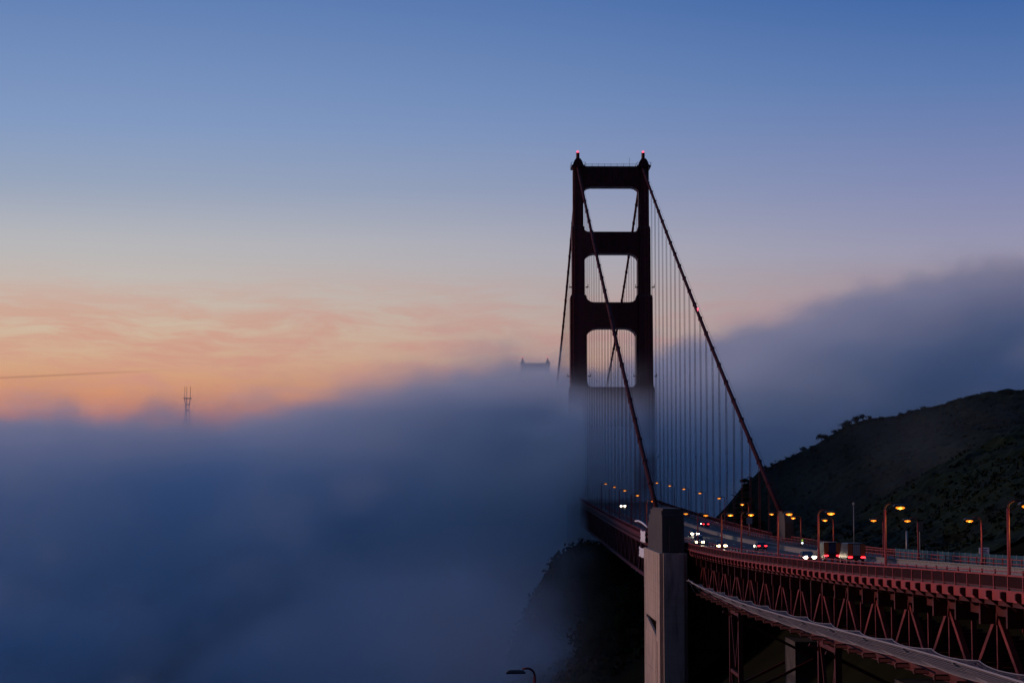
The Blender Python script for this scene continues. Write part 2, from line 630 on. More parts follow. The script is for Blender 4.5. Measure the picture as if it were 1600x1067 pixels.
def build_tower():
    """local frame: centre of the two legs, z above the water"""
    base = MB().box(-24, 24, -14, 14, -5, 11).build('tower', M['concrete'], bridge)
    secs = [(8, 34, 10.2, 15.5), (34, 82, 9.6, 14.5), (82, 127.5, 8.2, 13.2), (127.5, 165.7, 6.9, 11.8), (165.7, 194.7, 5.3, 10.2), (194.7, 219.6, 4.3, 8.6)]
    for sx in (-1, 1):
        cx = sx * 13.7
        rings = []
        for z0, z1, ww, dd in secs:
            rings += [leg_ring(cx, ww, dd, z0), leg_ring(cx, ww * 0.985, dd * 0.985, z1 - 1.1), leg_ring(cx, ww * 0.9, dd * 0.9, z1)]
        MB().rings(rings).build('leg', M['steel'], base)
        # cap platform, housing and beacon
        cap = MB().box(cx - 2.9, cx + 2.9, -5, 5, 219.6, 220.3)
        cap.prism([(cx - 2.4, 220.3), (cx + 2.4, 220.3), (cx + 1.6, 222.4), (cx + 0.9, 223.4), (cx - 0.9, 223.4), (cx - 1.6, 222.4)], 'y', -3.2, 3.2)
        cap.build('saddle_housing', M['steel'], base)
        hs = MB().tube([(cx, 0, 223.4), (cx, 0, 224.0), (cx, 0, 226.0), (cx, 0, 226.2)], [0.95, 0.75, 0.72, 0.85], 12)
        hs.build('beacon_post', M['steel'], base)
        MB().rings([[(cx + r * math.cos(a * math.pi / 5), r * math.sin(a * math.pi / 5), z) for a in range(10)]
                    for r, z in ((0.38, 226.2), (0.5, 226.5), (0.48, 226.8), (0.25, 227.1))]).build('beacon', M['beacon'], base, True)
        rl = MB()
        for px_, py_ in ((-2.9, -5), (2.9, -5), (2.9, 5), (-2.9, 5)):
            rl.beam((cx + px_, py_, 220.3), (cx + px_, py_, 221.4), 0.12, 0.12)
        for a, b in (((-2.9, -5), (2.9, -5)), ((2.9, -5), (2.9, 5)), ((2.9, 5), (-2.9, 5)), ((-2.9, 5), (-2.9, -5))):
            rl.beam((cx + a[0], a[1], 221.4), (cx + b[0], b[1], 221.4), 0.1, 0.1)
        rl.build('cap_railing', M['steel'], base)
        # small maintenance platforms on the shafts
        for zz, off in ((168.6, 2.9), (131.5, 3.8), (98.0, 4.4)):
            for s2 in (-1, 1):
                p = MB().box(cx + s2 * off, cx + s2 * (off + 1.1), -6.2, -4.2, zz, zz + 0.3)
                p.box(cx + s2 * (off + 0.9), cx + s2 * (off + 1.0), -6.1, -4.3, zz + 0.3, zz + 1.3)
                p.build('platform', M['steel'], base)
    # cross struts (lower edge, upper edge, haunch below, haunch above)
    for z0, z1, hb, ht, half, dep in ((211.4, 220.0, 3.6, 0.0, 12.0, 6.0), (183.2, 192.3, 4.4, 2.2, 11.6, 7.2),
                                       (151.8, 162.6, 5.0, 3.4, 10.8, 8.6), (111.0, 127.2, 5.0, 2.0, 10.2, 9.6)):
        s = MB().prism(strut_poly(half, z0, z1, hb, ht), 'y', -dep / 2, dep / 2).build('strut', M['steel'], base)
        # recessed-looking vertical ribs on the strut face: proud pilaster strips
        n = 7
        for i in range(n):
            x = -half + 4.6 + (2 * half - 9.2) * i / (n - 1)
            for s2 in (-1, 1):
                y = s2 * dep / 2
                MB().box(x - 0.35, x + 0.35, min(y, y + s2 * 0.25), max(y, y + s2 * 0.25), z0 + 0.5, z1 - 0.5).build('strut_rib', M['steel'], base)
    # walkway rail along the top strut
    rl = MB()
    for i in range(9):
        x = -10.4 + 20.8 * i / 8
        for y in (-2.9, 2.9):
            rl.beam((x, y, 220.0), (x, y, 221.1), 0.1, 0.1)
    for y in (-2.9, 2.9):
        rl.beam((-10.6, y, 221.1), (10.6, y, 221.1), 0.09, 0.09)
        rl.beam((-10.6, y, 220.6), (10.6, y, 220.6), 0.06, 0.06)
    rl.build('top_railing', M['steel'], base)
    MB().tube([(8.0, 0, 220), (8.0, 0, 224.2)], 0.05, 6).build('antenna', M['dark_metal'], base)
    # bracing under the deck
    for z0, z1 in ((12, 40), (40, 68)):
        for s in (-1, 1):
            MB().beam((-9.5 * s, 0, z0), (9.5 * s, 0, z1), 3.2, 2.6, (0, 1, 0)).build('brace', M['steel'], base)
    MB().box(-10, 10, -4.5, 4.5, 66.5, 72.0).build('deck_strut', M['steel'], base)
    return base


tower_n = build_tower()
tower_n.location = (0.4, 0, 0)
tower_n.scale = (1.012, 1, 1.0055)
tower_n['label'] = 'nearer bridge tower with four cross struts, its lower half lost in fog'
tower_s = copy_tree(tower_n, bridge)
tower_s.location = (0.4, YS - YT, 0)
tower_s['label'] = 'far bridge tower, only its top showing faintly above the fog'

# ---- main cables and suspenders
Z_TOP = Zr(135.0)
Z_PYL = Zr(-6.3)
Y_PYL = 416.0


def cable_z(y):
    if y <= YT:
        t = (y - Y_PYL) / (YT - Y_PYL)
        return Z_PYL + (Z_TOP - Z_PYL) * t - 4 * 2.2 * t * (1 - t)
    t = (y - (YT + YS) / 2) / ((YS - YT) / 2)
    zm = Zr(sinterp(1424, ROAD)) + 3.0
    return zm + (Z_TOP - zm) * t * t


def build_cables():
    unit = MB()
    for dy in (-0.24, 0.24):
        for dx in (-0.16, 0.16):
            unit.box(dx - 0.036, dx + 0.036, dy - 0.036, dy + 0.036, 0, 1)
    ume = unit.mesh('suspender')
    ume.materials.append(M['rope'])
    band = MB().box(-0.57, 0.57, -0.5, 0.5, -0.57, 0.57).mesh('cable_band')
    band.materials.append(M['cable'])
    for x in (XE, XW):
        pts = [(x, y, cable_z(y)) for y in axis([(Y_PYL, YT, 15.3), (YT, YS, 25.6)])]
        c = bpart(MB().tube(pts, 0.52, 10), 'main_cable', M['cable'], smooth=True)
        # hand ropes above the cable
        for s in (-1, 1):
            bpart(MB().tube([(p[0] + s * 0.55, p[1], p[2] + 1.35) for p in pts[:25]], 0.035, 5), 'hand_rope', M['cable'])
        ys = [YT - 15.24 * k for k in range(1, 24)] + [YT + 15.24 * k for k in range(1, 46)]
        for y in ys:
            z0, z1 = road(y) - 0.6, cable_z(y)
            if z1 - z0 < 2.5:
                continue
            o = bpy.data.objects.new('suspender', ume)
            COL.objects.link(o)
            o.parent = bridge
            o.location = Vector((x, y, z0)) - BO
            o.scale = (1, 1, z1 - z0)
            b = bpy.data.objects.new('cable_band', band)
            COL.objects.link(b)
            b.parent = bridge
            b.location = Vector((x, y, z1)) - BO
            b.rotation_euler = (math.atan2(cable_z(y + 1) - cable_z(y - 1), 2), 0, 0)
    for x, y in ((XW, 577.0), (XE, 968.0)):
        bpart(MB().rings([[(x + r * math.cos(a * math.pi / 4), y + r * math.sin(a * math.pi / 4), cable_z(y) + z) for a in range(8)]
                          for r, z in ((0.1, 0.45), (0.12, 1.0), (0.26, 1.05), (0.26, 1.4), (0.1, 1.5))]), 'cable_light', M['beacon'])


build_cables()


# ---- decks: slab, truss, railing. One builder for the suspended part and for the viaduct
def truss_side(x, y0, y1, depth, parent, off, dense=True, w1=0.42, mt='truss'):
    """Warren truss with verticals; every member its own piece under the chord"""
    n = int(round((y1 - y0) / 7.62))
    ys = [y0 + (y1 - y0) * i / n for i in range(n + 1)]
    top, bot = MB(), MB()
    zt = lambda y: road(y) - 1.75
    zb = lambda y: road(y) - depth
    rt, rb = [], []
    for y in ys:
        for ring, z, h in ((rt, zt(y), 0.8), (rb, zb(y), 0.8)):
            ring.append([(x - 0.32, y, z - h / 2), (x + 0.32, y, z - h / 2), (x + 0.32, y, z + h / 2), (x - 0.32, y, z + h / 2)])
    tr = top.rings(rt).build('truss', M['steel'], parent)
    bc = bot.rings(rb).build('bottom_chord', M['steel'], tr)
    tr.location = off
    for i, y in enumerate(ys):
        MB().beam((x, y, zb(y) + 0.41), (x, y, zt(y) - 0.41), w1 * 0.8, w1 * 0.7, (0, 1, 0)).build('vertical', M[mt], tr)
        if i < n:
            ya, yb = y, ys[i + 1]
            if i % 2 == 0:
                p, q = (x, ya, zb(ya) + 0.3), (x, yb, zt(yb) - 0.3)
            else:
                p, q = (x, ya, zt(ya) - 0.3), (x, yb, zb(yb) + 0.3)
            MB().beam(p, q, w1, w1, (1, 0, 0)).build('diagonal', M[mt], tr)
        if dense and i % 2 == 1 and i < n:
            g = MB()
            g.prism([(y - 0.9, zt(y) - 0.2), (y + 0.9, zt(y) - 0.2), (y + 0.45, zt(y) - 1.1), (y - 0.45, zt(y) - 1.1)], 'x', x - 0.36, x + 0.36)
            g.build('gusset', M['steel'], tr)
    return tr, ys


def picket_panel():
    """one bay of the pedestrian rail, 3.81 m long, along +Y from 0"""
    m = MB()
    L = 3.81
    m.box(-0.09, 0.09, 0.0, 0.16, 0.0, 1.12)          # post
    m.box(-0.07, 0.07, 0.16, L, 0.99, 1.10)           # hand rail
    m.box(-0.05, 0.05, 0.16, L, 0.10, 0.20)           # bottom rail
    k = 24
    for i in range(k):
        y = 0.24 + (L - 0.3) * i / (k - 1) * 0.98
        m.box(-0.03, 0.03, y - 0.022, y + 0.022, 0.20, 0.99)
    me = m.mesh('railing_panel')
    me.materials.append(M['rail'])
    me.materials.append(M['steel'])
    me.polygons.foreach_set('material_index', [0 if i < 12 else 1 for i in range(len(me.polygons))])  # post and hand rail in the lit tone, pickets in the shaded one
    return me


RAILME = picket_panel()
FAS = MB().box(-0.05, 0.05, 1.05, 3.70, -0.80, -0.10).mesh('fascia_plate')
FAS.materials.append(M['rail'])  # plates painted in the lit tone
BRK = MB().prism([(-0.55, -0.12), (0.9, -0.12), (0.9, -1.5), (0.6, -1.5), (-0.55, -0.55)], 'y', 0.0, 0.22).mesh('bracket')
BRK.materials.append(M['steel'])


def railing(x, y0, y1, parent, off, outer, brackets=True):
    """bays of rail, fascia plate and bracket; outer is -1 on the east, +1 on the west"""
    base = strip('railing_curb', x - 0.16, x + 0.16, -0.02, 0.10, y0, y1, 20, M['rail'], parent)
    base.location = off
    n = int((y1 - y0) / 3.81)
    for i in range(n):
        y = y0 + i * 3.81
        z = road(y) + 0.10
        slope = math.atan2(road(y + 3.81) - road(y), 3.81)
        items = [(RAILME, 'railing_panel', x, 0.0, 0)]
        if brackets:
            items += [(FAS, 'fascia_plate', x + outer * 0.2, 0.0, 0), (BRK, 'bracket', x + outer * 0.1, 0.0, 0 if outer < 0 else math.pi)]
        for me, nm, xx, dz, rz in items:
            o = bpy.data.objects.new(nm, me)
            COL.objects.link(o)
            o.parent = base
            o.location = (xx, y + (0.22 if rz else 0), z + dz)
            o.rotation_euler = (slope, 0, rz)
    return base


def suspended_deck():
    y0, y1 = 421.0, YS
    o = strip('deck', XE - 0.2, XW + 0.2, -1.1, -0.06, y0, y1, 15.24, M['steel'], bridge)
    o.location = -BO
    trE, ys = truss_side(XE, y0, y0 + 45 * 7.62, 9.4, bridge, -BO, mt='steel')  # shaded tone on this span stands in for the fog blocking the sun
    trW, _ = truss_side(XW, y0, y0 + 45 * 7.62, 9.4, bridge, -BO, dense=False, mt='steel')
    for x in (XE, XW):       # chords only beyond the tower, in the fog
        for dz in (-1.75, -9.4):
            s = strip('chord', x - 0.32, x + 0.32, dz - 0.4, dz + 0.4, y0 + 45 * 7.62, y1, 30, M['steel'], bridge)
            s.location = -BO
    for i, y in enumerate(ys):
        z = road(y)
        MB().beam((XE + 0.4, y, z - 1.9), (XW - 0.4, y, z - 1.9), 0.4, 1.5).build('floor_beam', M['steel'], trE)
        MB().beam((XE + 0.4, y, z - 9.4), (XW - 0.4, y, z - 9.4), 0.4, 0.5).build('lateral_beam', M['steel'], trE)
        if i < len(ys) - 1:
            yb = ys[i + 1]
            a, b = ((XE, XC) if i % 2 == 0 else (XC, XE))
            MB().beam((a + 0.4, y, z - 9.4), (b + 0.4, yb, road(yb) - 9.4), 0.3, 0.3).build('lateral_brace', M['steel'], trE)
    railing(XE - 0.4, VY1 + 13, YT - 12, bridge, -BO, -1, brackets=False)
    railing(XW + 0.4, VY1 + 13, YT - 12, bridge, -BO, 1, brackets=False)


suspended_deck()

# ---- approach viaduct
viaduct = tag(empty('approach_viaduct', (XC, VY0, 0)), 'dark red steel truss viaduct with railing in the lower right corner', 'viaduct')
VO = Vector((XC, VY0, 0))


def build_viaduct():
    o = strip('deck', XE - 0.2, XW + 0.2, -1.1, -0.06, VY0, VY1, 7.62, M['steel'], viaduct)
    o.location = -VO
    XT = XE + 1.9
    trE, ys = truss_side(XT, VY0, VY1, 8.0, viaduct, -VO, w1=0.46)
    truss_side(XW - 1.9, VY0, VY1, 8.0, viaduct, -VO, dense=False)
    for i, y in enumerate(ys):
        z = road(y)
        MB().beam((XE + 0.4, y, z - 2.0), (XW - 0.4, y, z - 2.0), 0.45, 1.6).build('floor_beam', M['steel'], trE)
        MB().beam((XE + 0.4, y, z - 8.0), (XW - 0.4, y, z - 8.0), 0.4, 0.5).build('lateral_beam', M['steel'], trE)
        if i < len(ys) - 1:
            yb = ys[i + 1]
            for a, b in ((XE, XC), (XC, XE)):
                MB().beam((a + 0.4, y, z - 8.0), (b + 0.4, yb, road(yb) - 8.0), 0.3, 0.3).build('lateral_brace', M['steel'], trE)
    # longitudinal stringers under the slab
    for x in (43, 48.5, 54, 59.5):
        s = strip('stringer', x - 0.2, x + 0.2, -2.1, -1.1, VY0, VY1, 7.62, M['steel'], viaduct)
        s.location = -VO
    railing(XE - 0.4, VY0, 344.0, viaduct, -VO, -1)
    railing(XE - 0.3, 344.0, VY1 + 12, viaduct, -VO, -1, brackets=False)
    railing(XW + 0.4, VY0 + 60, VY1 - 4, viaduct, -VO, 1, brackets=False)
    # steel trestle towers
    for yc in (218.0, 118.0, 300.0):
        for x in (XE + 1.9, XW - 1.9):
            zt = road(yc) - 8.45
            t = None
            for s in (-1, 1):
                zb = Zr(ground(x, yc + s * 5.6)) - 0.5
                l = MB().beam((x, yc + s * 5.4, zb), (x, yc + s * 5.4, zt), 0.75, 0.75, (0, 1, 0))
                if t is None:
                    t = l.build('trestle_tower', M['steel'], viaduct)
                    t.location = -VO
                else:
                    l.build('leg', M['steel'], t)
            zb = Zr(max(ground(x, yc - 5.6), ground(x, yc + 5.6)))
            n = max(1, int((zt - zb) / 9.0))
            for k in range(n):
                za, zc = zt - (zt - zb) * k / n, zt - (zt - zb) * (k + 1) / n
                MB().beam((x, yc - 5.0, za - 0.4), (x, yc + 5.0, za - 0.4), 0.5, 0.55).build('cross_beam', M['steel'], t)
                MB().beam((x, yc - 5.0, za - 0.7), (x, yc, zc + 0.5), 0.34, 0.34, (1, 0, 0)).build('brace', M['steel'], t)
                MB().beam((x, yc + 5.0, za - 0.7), (x, yc, zc + 0.5), 0.34, 0.34, (1, 0, 0)).build('brace', M['steel'], t)
        for s in (-1, 1):
            y = yc + s * 5.4
            for a, b in ((0, 1), (1, 0)):
                zt = road(yc) - 9.0
                br = MB().beam((XE + 0.5, y, zt - 13 * a), (XW - 0.5, y, zt - 13 * b), 0.4, 0.4, (0, 1, 0)).build('sway_brace', M['steel'], viaduct)
                br.location = -VO
        p = MB().box(XC - 3.2, XC + 3.2, yc - 5, yc + 5, road(yc) - 30, road(yc) - 13.0).build('concrete_pedestal', M['dark_concrete'], viaduct)
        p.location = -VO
    # safety net on outriggers
    XI, XO = XE - 0.6, XE - 6.4
    zi = lambda y: road(y) - 5.4
    zo = lambda y: road(y) - 4.35
    ny0, ny1 = VY0 + 4, 345.5
    wid = lambda y: 0.03 + 0.97 * min(1.0, (ny1 - y) / 120.0) ** 0.8
    span = 7.62 * 2

    def net_pt(u, y):
        ph = ((y - ny0) / span) % 1.0
        sag = 4 * ph * (1 - ph)
        u0, u = u, u * wid(y)
        x = XI + (XO - XI) * u
        u1, u = u, u0
        z = zi(y) + (zo(y) - zi(y)) * u1 - 1.1 * wid(y) * math.sin(math.pi * u) - 0.2 * sag * (1 - u)
        return (x + 0.55 * sag * (1 - u) * -1, y, z)
    m = MB()
    for k in range(25):
        u = k / 24
        n = int((ny1 - ny0) / 1.9)
        pts = [net_pt(u, ny0 + (ny1 - ny0) * i / n) for i in range(n + 1)]
        r = 0.07 if k == 24 else (0.05 if k == 0 else 0.017)
        m.tube(pts, r, 4 if 0 < k < 24 else 6)
    y = ny0
    while y < ny1:
        m.tube([net_pt(u / 5, y) for u in range(6)], 0.017, 4)
        y += 0.26
    nt = m.build('safety_net', M['net'], viaduct, fix=False)
    nt.location = -VO
    tag(nt, 'pale grey wire safety net', kind='stuff')
    y = ny0
    while y < ny1:
        a = MB().beam((XE - 0.3, y, zi(y) - 2.0), (XI + (XO - XI) * wid(y), y, zi(y) + (zo(y) - zi(y)) * wid(y) - 0.12), 0.12, 0.16).build('net_outrigger', M['grey_metal'], viaduct)
        a.location = -VO
        y += span


build_viaduct()


# ================================================================ road surface
def build_road():
    y0, y1 = 60.0, YS + 200
    r = strip('roadway', XE + 3.4, XW - 3.4, -0.05, 0.0, y0, y1, 10, M['asphalt'])
    tag(r, 'dark asphalt roadway running along the bridge deck', kind='structure')
    for xa, xb, lab in ((XE - 0.2, XE + 3.4, 'sidewalk along the east railing'), (XW - 3.4, XW + 0.2, 'sidewalk along the west railing')):
        s = strip('sidewalk', xa, xb, -0.05, 0.15, y0, y1, 10, M['walk'])
        tag(s, lab, kind='structure')
    dash = MB().box(-0.08, 0.08, 0, 3.6, 0.004, 0.012).mesh('lane_marking')
    dash.materials.append(M['paint'])
    for x in (44.1, 47.2, 50.4, 57.6):
        y = 120.0
        while y < 640:
            o = bpy.data.objects.new('lane_marking', dash)
            COL.objects.link(o)
            o.parent = r
            o.location = (x, y, road(y))
            o.rotation_euler = (math.atan2(road(y + 3.6) - road(y), 3.6), 0, 0)
            y += 14.6
    # the rail between road and sidewalk
    for x, lab in ((XE + 3.5, 'low steel guard rail between the near sidewalk and the road'), (XW - 3.5, 'low steel guard rail along the far edge of the road')):
        g = empty('guard_rail', (x, 100, 0))
        tag(g, lab, 'guard rail')
        for dz in (0.62, 1.15):
            n = 60
            pts = [(0, 560 * i / n, road(100 + 560 * i / n) + dz) for i in range(n + 1)]
            MB().tube(pts, 0.055, 5).build('rail', M['rail'], g)
        pm = MB().box(-0.06, 0.06, -0.06, 0.06, 0, 1.15).mesh('post')
        pm.materials.append(M['rail'])
        for i in range(140):
            o = bpy.data.objects.new('post', pm)
            COL.objects.link(o)
            o.parent = g
            o.location = (0, i * 4.0, road(100 + i * 4.0) + 0.14)
    # movable median barrier: short concrete blocks pinned in a line
    blk = MB().prism([(-0.30, 0), (0.30, 0), (0.30, 0.12), (0.14, 0.30), (0.14, 0.60), (0.24, 0.70), (0.24, 0.82), (-0.24, 0.82), (-0.24, 0.70),
                      (-0.14, 0.60), (-0.14, 0.30), (-0.30, 0.12)], 'y', 0.03, 1.97).mesh('barrier_block')
    blk.materials.append(M['barrier'])
    b = tag(empty('median_barrier', (54.4, 110, 0)), 'pale concrete block barrier down the middle of the road', 'barrier')
    for i in range(240):
        y = 110 + i * 2.0
        o = bpy.data.objects.new('barrier_block', blk)
        COL.objects.link(o)
        o.parent = b
        o.location = (0.25 * math.sin(i * 0.05), i * 2.0, road(y) + 0.004)
        o.rotation_euler = (math.atan2(road(y + 2) - road(y), 2), 0, 0)


build_road()


# ================================================================ concrete pylon
def cut(o, boxes):
    """carve real recesses into a mesh"""
    for bx in boxes:
        c = MB().box(*bx).build('cutter', None)
        md = o.modifiers.new('cut', 'BOOLEAN')
        md.operation = 'DIFFERENCE'
        md.solver = 'EXACT'
        md.object = c
        bpy.context.view_layer.update()
        dg = bpy.context.evaluated_depsgraph_get()
        me = bpy.data.meshes.new_from_object(o.evaluated_get(dg))
        old = o.data
        o.modifiers.clear()
        o.data = me
        bpy.data.meshes.remove(old)
        cm = c.data
        bpy.data.objects.remove(c)
        bpy.data.meshes.remove(cm)


def build_pylon():
    py = tag(empty('concrete_pylon', (0, 0, 0)), 'concrete bridge pylon with pale left face and black right face by the deck', 'pylon')
    x0, x1 = 31.8, 37.0
    rz = road(366)
    top = Zr(-4.7)
    plan = [(x0, YP0 + 0.9), (x0 + 0.7, YP0 + 0.9), (x0 + 0.7, YP0), (x1 - 0.7, YP0), (x1 - 0.7, YP0 + 0.9), (x1, YP0 + 0.9),
            (x1, YP1 - 0.9), (x1 - 0.7, YP1 - 0.9), (x1 - 0.7, YP1), (x0 + 0.7, YP1), (x0 + 0.7, YP1 - 0.9), (x0, YP1 - 0.9)]
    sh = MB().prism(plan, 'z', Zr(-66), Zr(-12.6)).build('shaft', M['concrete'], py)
    cut(sh, [(x0 - 1, x0 + 3.4, 356.0, 378.0, Zr(-28.6), Zr(-25.6))])
    MB().prism([(356.1, Zr(-28.6)), (377.9, Zr(-28.6)), (377.9, Zr(-26.2)), (377.0, Zr(-26.2))], 'x', x0 + 0.05, x0 + 0.5).build('recess_ramp', M['concrete'], sh)
    # shallow construction ledges and vertical edge strips on the shaft
    for z in (-20.5, -35.5, -44.0):
        MB().box(x0 - 0.06, x0 + 0.3, YP0 + 1.4, YP1 - 1.4, Zr(z), Zr(z) + 0.22).build('string_course', M['concrete'], sh)
    MB().box(x0 - 0.12, x0 + 0.3, YP0 + 6.2, YP0 + 7.0, Zr(-66), Zr(-29.2)).build('edge_strip', M['concrete'], sh)
    # darker head above the deck, with stepped shoulders
    h0, h1 = YP0 + 1.6, YP1 - 3.5
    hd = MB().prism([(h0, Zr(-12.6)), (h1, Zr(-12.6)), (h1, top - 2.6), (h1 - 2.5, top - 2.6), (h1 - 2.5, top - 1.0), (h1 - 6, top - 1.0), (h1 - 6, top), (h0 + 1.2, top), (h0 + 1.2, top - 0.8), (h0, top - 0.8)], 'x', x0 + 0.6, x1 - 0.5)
    hd.build('head', M['dark_concrete'], py)
    MB().box(x0 + 0.9, x1 - 0.8, h0 + 1.5, h1 - 6.6, top, top + 0.35).build('coping', M['dark_concrete'], py)
    MB().box(x0 + 1.9, x1 - 1.7, h0 - 0.3, h0 + 0.1, Zr(-12.4), top - 2.8).build('pilaster', M['dark_concrete'], py)
    # wall below the deck, with niches
    f = 374.0
    wx0, wx1 = 37.4, 61.0
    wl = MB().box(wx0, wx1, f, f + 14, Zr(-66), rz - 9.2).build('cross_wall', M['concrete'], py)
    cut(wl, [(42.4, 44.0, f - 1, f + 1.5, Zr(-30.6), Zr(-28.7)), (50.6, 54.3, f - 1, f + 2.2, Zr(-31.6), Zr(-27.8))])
    MB().box(wx0, wx1, f - 0.7, f - 0.003, Zr(-33.2), Zr(-32.2)).build('ledge', M['dark_concrete'], py)
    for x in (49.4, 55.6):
        MB().box(x - 0.7, x + 0.7, f - 0.9, f - 0.003, Zr(-66), Zr(-33.203)).build('pilaster', M['dark_concrete'], py)
        MB().box(x - 0.7, x + 0.7, f - 0.9, f - 0.003, Zr(-32.197), rz - 9.2).build('pilaster', M['dark_concrete'], py)
    MB().box(50.6, 54.4, f - 2.6, f - 0.75, Zr(-60), Zr(-36.2)).build('door_block', M['concrete'], py)


def build_far_pylon():
    py = tag(empty('cable_pylon', (XW, 410, 0)), 'narrow brown lit pylon at the foot of the far cable', 'pylon')
    rz = road(410)
    MB().prism([(-5.5, rz - 8), (5.5, rz - 8), (5.5, Zr(-8.5)), (4.2, Zr(-7.0)), (2.0, Zr(-6.0)), (-3.6, Zr(-6.0)), (-4.8, Zr(-6.8)), (-5.5, Zr(-8.0))], 'x', -0.95, 0.95).build('shaft', M['dark_concrete'], py)
    MB().box(-1.2, 1.2, -3.4, 1.8, Zr(-6.0), Zr(-5.6)).build('coping', M['dark_concrete'], py)
    MB().box(-1.5, 1.5, -6.0, 6.0, rz - 8.2, rz + 0.5).build('plinth', M['dark_concrete'], py)
    # housing that takes the near cable at the deck edge
    ch = tag(empty('cable_housing', (XE, 416, 0)), 'dark steel housing where the near cable meets the deck', 'housing')
    MB().prism([(-4.0, road(416) - 1.0), (4.0, road(416) - 1.0), (4.0, Zr(-6.6)), (2.4, Zr(-5.6)), (-1.0, Zr(-6.2)), (-4.0, Zr(-9.0))], 'x', -0.85, 0.85).build('shell', M['steel'], ch)
    MB().box(-1.05, 1.05, -4.3, 4.3, road(416) - 1.2, road(416) + 0.4).build('plinth', M['steel'], ch)


build_far_pylon()
build_pylon()


# ================================================================ street lamps
ORD = ['first', 'second', 'third', 'fourth', 'fifth', 'sixth', 'seventh', 'eighth', 'ninth', 'tenth', 'eleventh', 'twelfth', 'thirteenth', 'fourteenth']


def lens_mesh(name, lx, ly, lz, mt):
    rings = []
    for k in range(5):
        a = -math.pi / 2 + math.pi * (k + 0.35) / 5.7
        r, z = math.cos(a), math.sin(a)
        rings.append([(lx * r * math.cos(t * math.pi / 6), ly * r * math.sin(t * math.pi / 6), lz * z) for t in range(12)])
    me = MB().rings(rings).mesh(name)
    me.materials.append(mt)
    me.polygons.foreach_set('use_smooth', [True] * len(me.polygons))
    return me


LENS = lens_mesh('lens', 0.46, 0.28, 0.13, M['amber'])
CORE = lens_mesh('bulb', 0.22, 0.26, 0.17, M['amber_core'])
HOOD = MB().rings([[(sx * a, sy * b, z) for sx, sy in ((-1, -1), (1, -1), (1, 1), (-1, 1))] for a, b, z in
                   ((0.66, 0.34, 0.10), (0.68, 0.36, 0.18), (0.5, 0.26, 0.34), (0.2, 0.12, 0.38))]).mesh('hood')
HOOD.materials.append(M['dark_metal'])


def put(me, name, parent, loc=(0, 0, 0), rot=(0, 0, 0)):
    o = bpy.data.objects.new(name, me)
    COL.objects.link(o)
    o.parent = parent
    o.location = loc
    o.rotation_euler = rot
    return o


def street_lamp(head, base_z, arm, label, group, lit=True, power=0.0):
    """head: where the lens hangs; arm: signed reach of the arm from the post to the lens along X"""
    bx, by = head.x - arm, head.y
    t = tag(empty('street_lamp', (bx, by, base_z)), label, 'street lamp', group)
    H = head.z - base_z + 0.45
    s = 1 if arm > 0 else -1
    r = min(0.9, abs(arm) * 0.4)
    MB().tube([(0, 0, 0), (0, 0, 0.9), (0, 0, 0.95), (0, 0, H - r)], [0.20, 0.19, 0.14, 0.10], 10).build('post', M['rail'] if lit and head.y < 260 else M['truss'], t, True)  # near posts get the brighter orange, painting in the lamp light on them
    arc = [(s * r * (1 - math.cos(a)), 0, H - r + r * math.sin(a)) for a in [i * math.pi / 12 for i in range(7)]]
    MB().tube(arc + [(arm - s * 0.45, 0, H - 0.04)], 0.075, 8).build('arm', M['steel'], t, True)
    MB().box(-0.26, 0.26, -0.26, 0.26, 0, 0.35).build('base_box', M['rail'], t)
    h = put(HOOD, 'hood', t, (arm, 0, H - 0.45))
    if lit:
        put(LENS, 'lens', h)
        put(CORE, 'bulb', h, (0, 0, 0.02))
        if power:
            l = bpy.data.lights.new('lamp_light', 'POINT')
            l.energy = power
            l.color = (1.0, 0.50, 0.14)
            l.shadow_soft_size = 0.35
            lo = bpy.data.objects.new('lamp_light', l)
            COL.objects.link(lo)
            lo.parent = t
            lo.location = (arm, 0, H - 0.85)
    return t


EAST = [(1606, 791), (1406, 793), (1297.5, 802), (1232, 803), (1172.5, 804), (1140.5, 804.5), (1102, 805), (1071, 802.5), (1052, 797),
        (1019.5, 783), (995.5, 774), (976, 766.5), (960, 761), (946, 756)]
WEST = [(1514, 813.5), (1417, 813.5), (1364, 813), (1288, 812.5), (1238.5, 809), (1204.5, 803), (1159, 788), (1123, 778.5), (1093, 770.5),
        (1068, 764), (1046, 759), (1026, 754.5)]
for i, (px, py) in enumerate(EAST):
    Y = 40.2 * FPX / (px - VX)
    street_lamp(at(px, py, Y), road(Y) + 0.12, 1.5, f'lit amber street lamp over the near railing, {ORD[i]} from the right edge', 'amber lamps along the near railing',
                power=170.0 if Y < 335 or 430 < Y < 470 else 0.0)
for i, (px, py) in enumerate(WEST):
    Y = 60.4 * FPX / (px - VX)
    street_lamp(at(px, py, Y), road(Y) + 0.12, -1.5, f'lit amber street lamp on the far side of the road, {ORD[i]} from the right', 'amber lamps along the far side',
                power=110.0 if Y < 240 else 30.0 if Y < 320 else 150.0 if Y < 470 else 0.0)


# ================================================================ vehicles
def ysolve(py, h, lo=125.0, hi=760.0):
    y = lo
    while y < hi:
        if (CAMZ - road(y) - h) * FPX / y <= py - HY:
            return y
        y += 0.5
    return hi


def wheel_mesh():
    m = MB()
    m.rings([[(x, r * math.cos(a * math.pi / 8), r * math.sin(a * math.pi / 8)) for a in range(16)] for x, r in ((-0.11, 0.27), (-0.10, 0.33), (0.10, 0.33), (0.11, 0.27))])
    me = m.mesh('wheel')
    me.materials.append(M['tyre'])
    return me


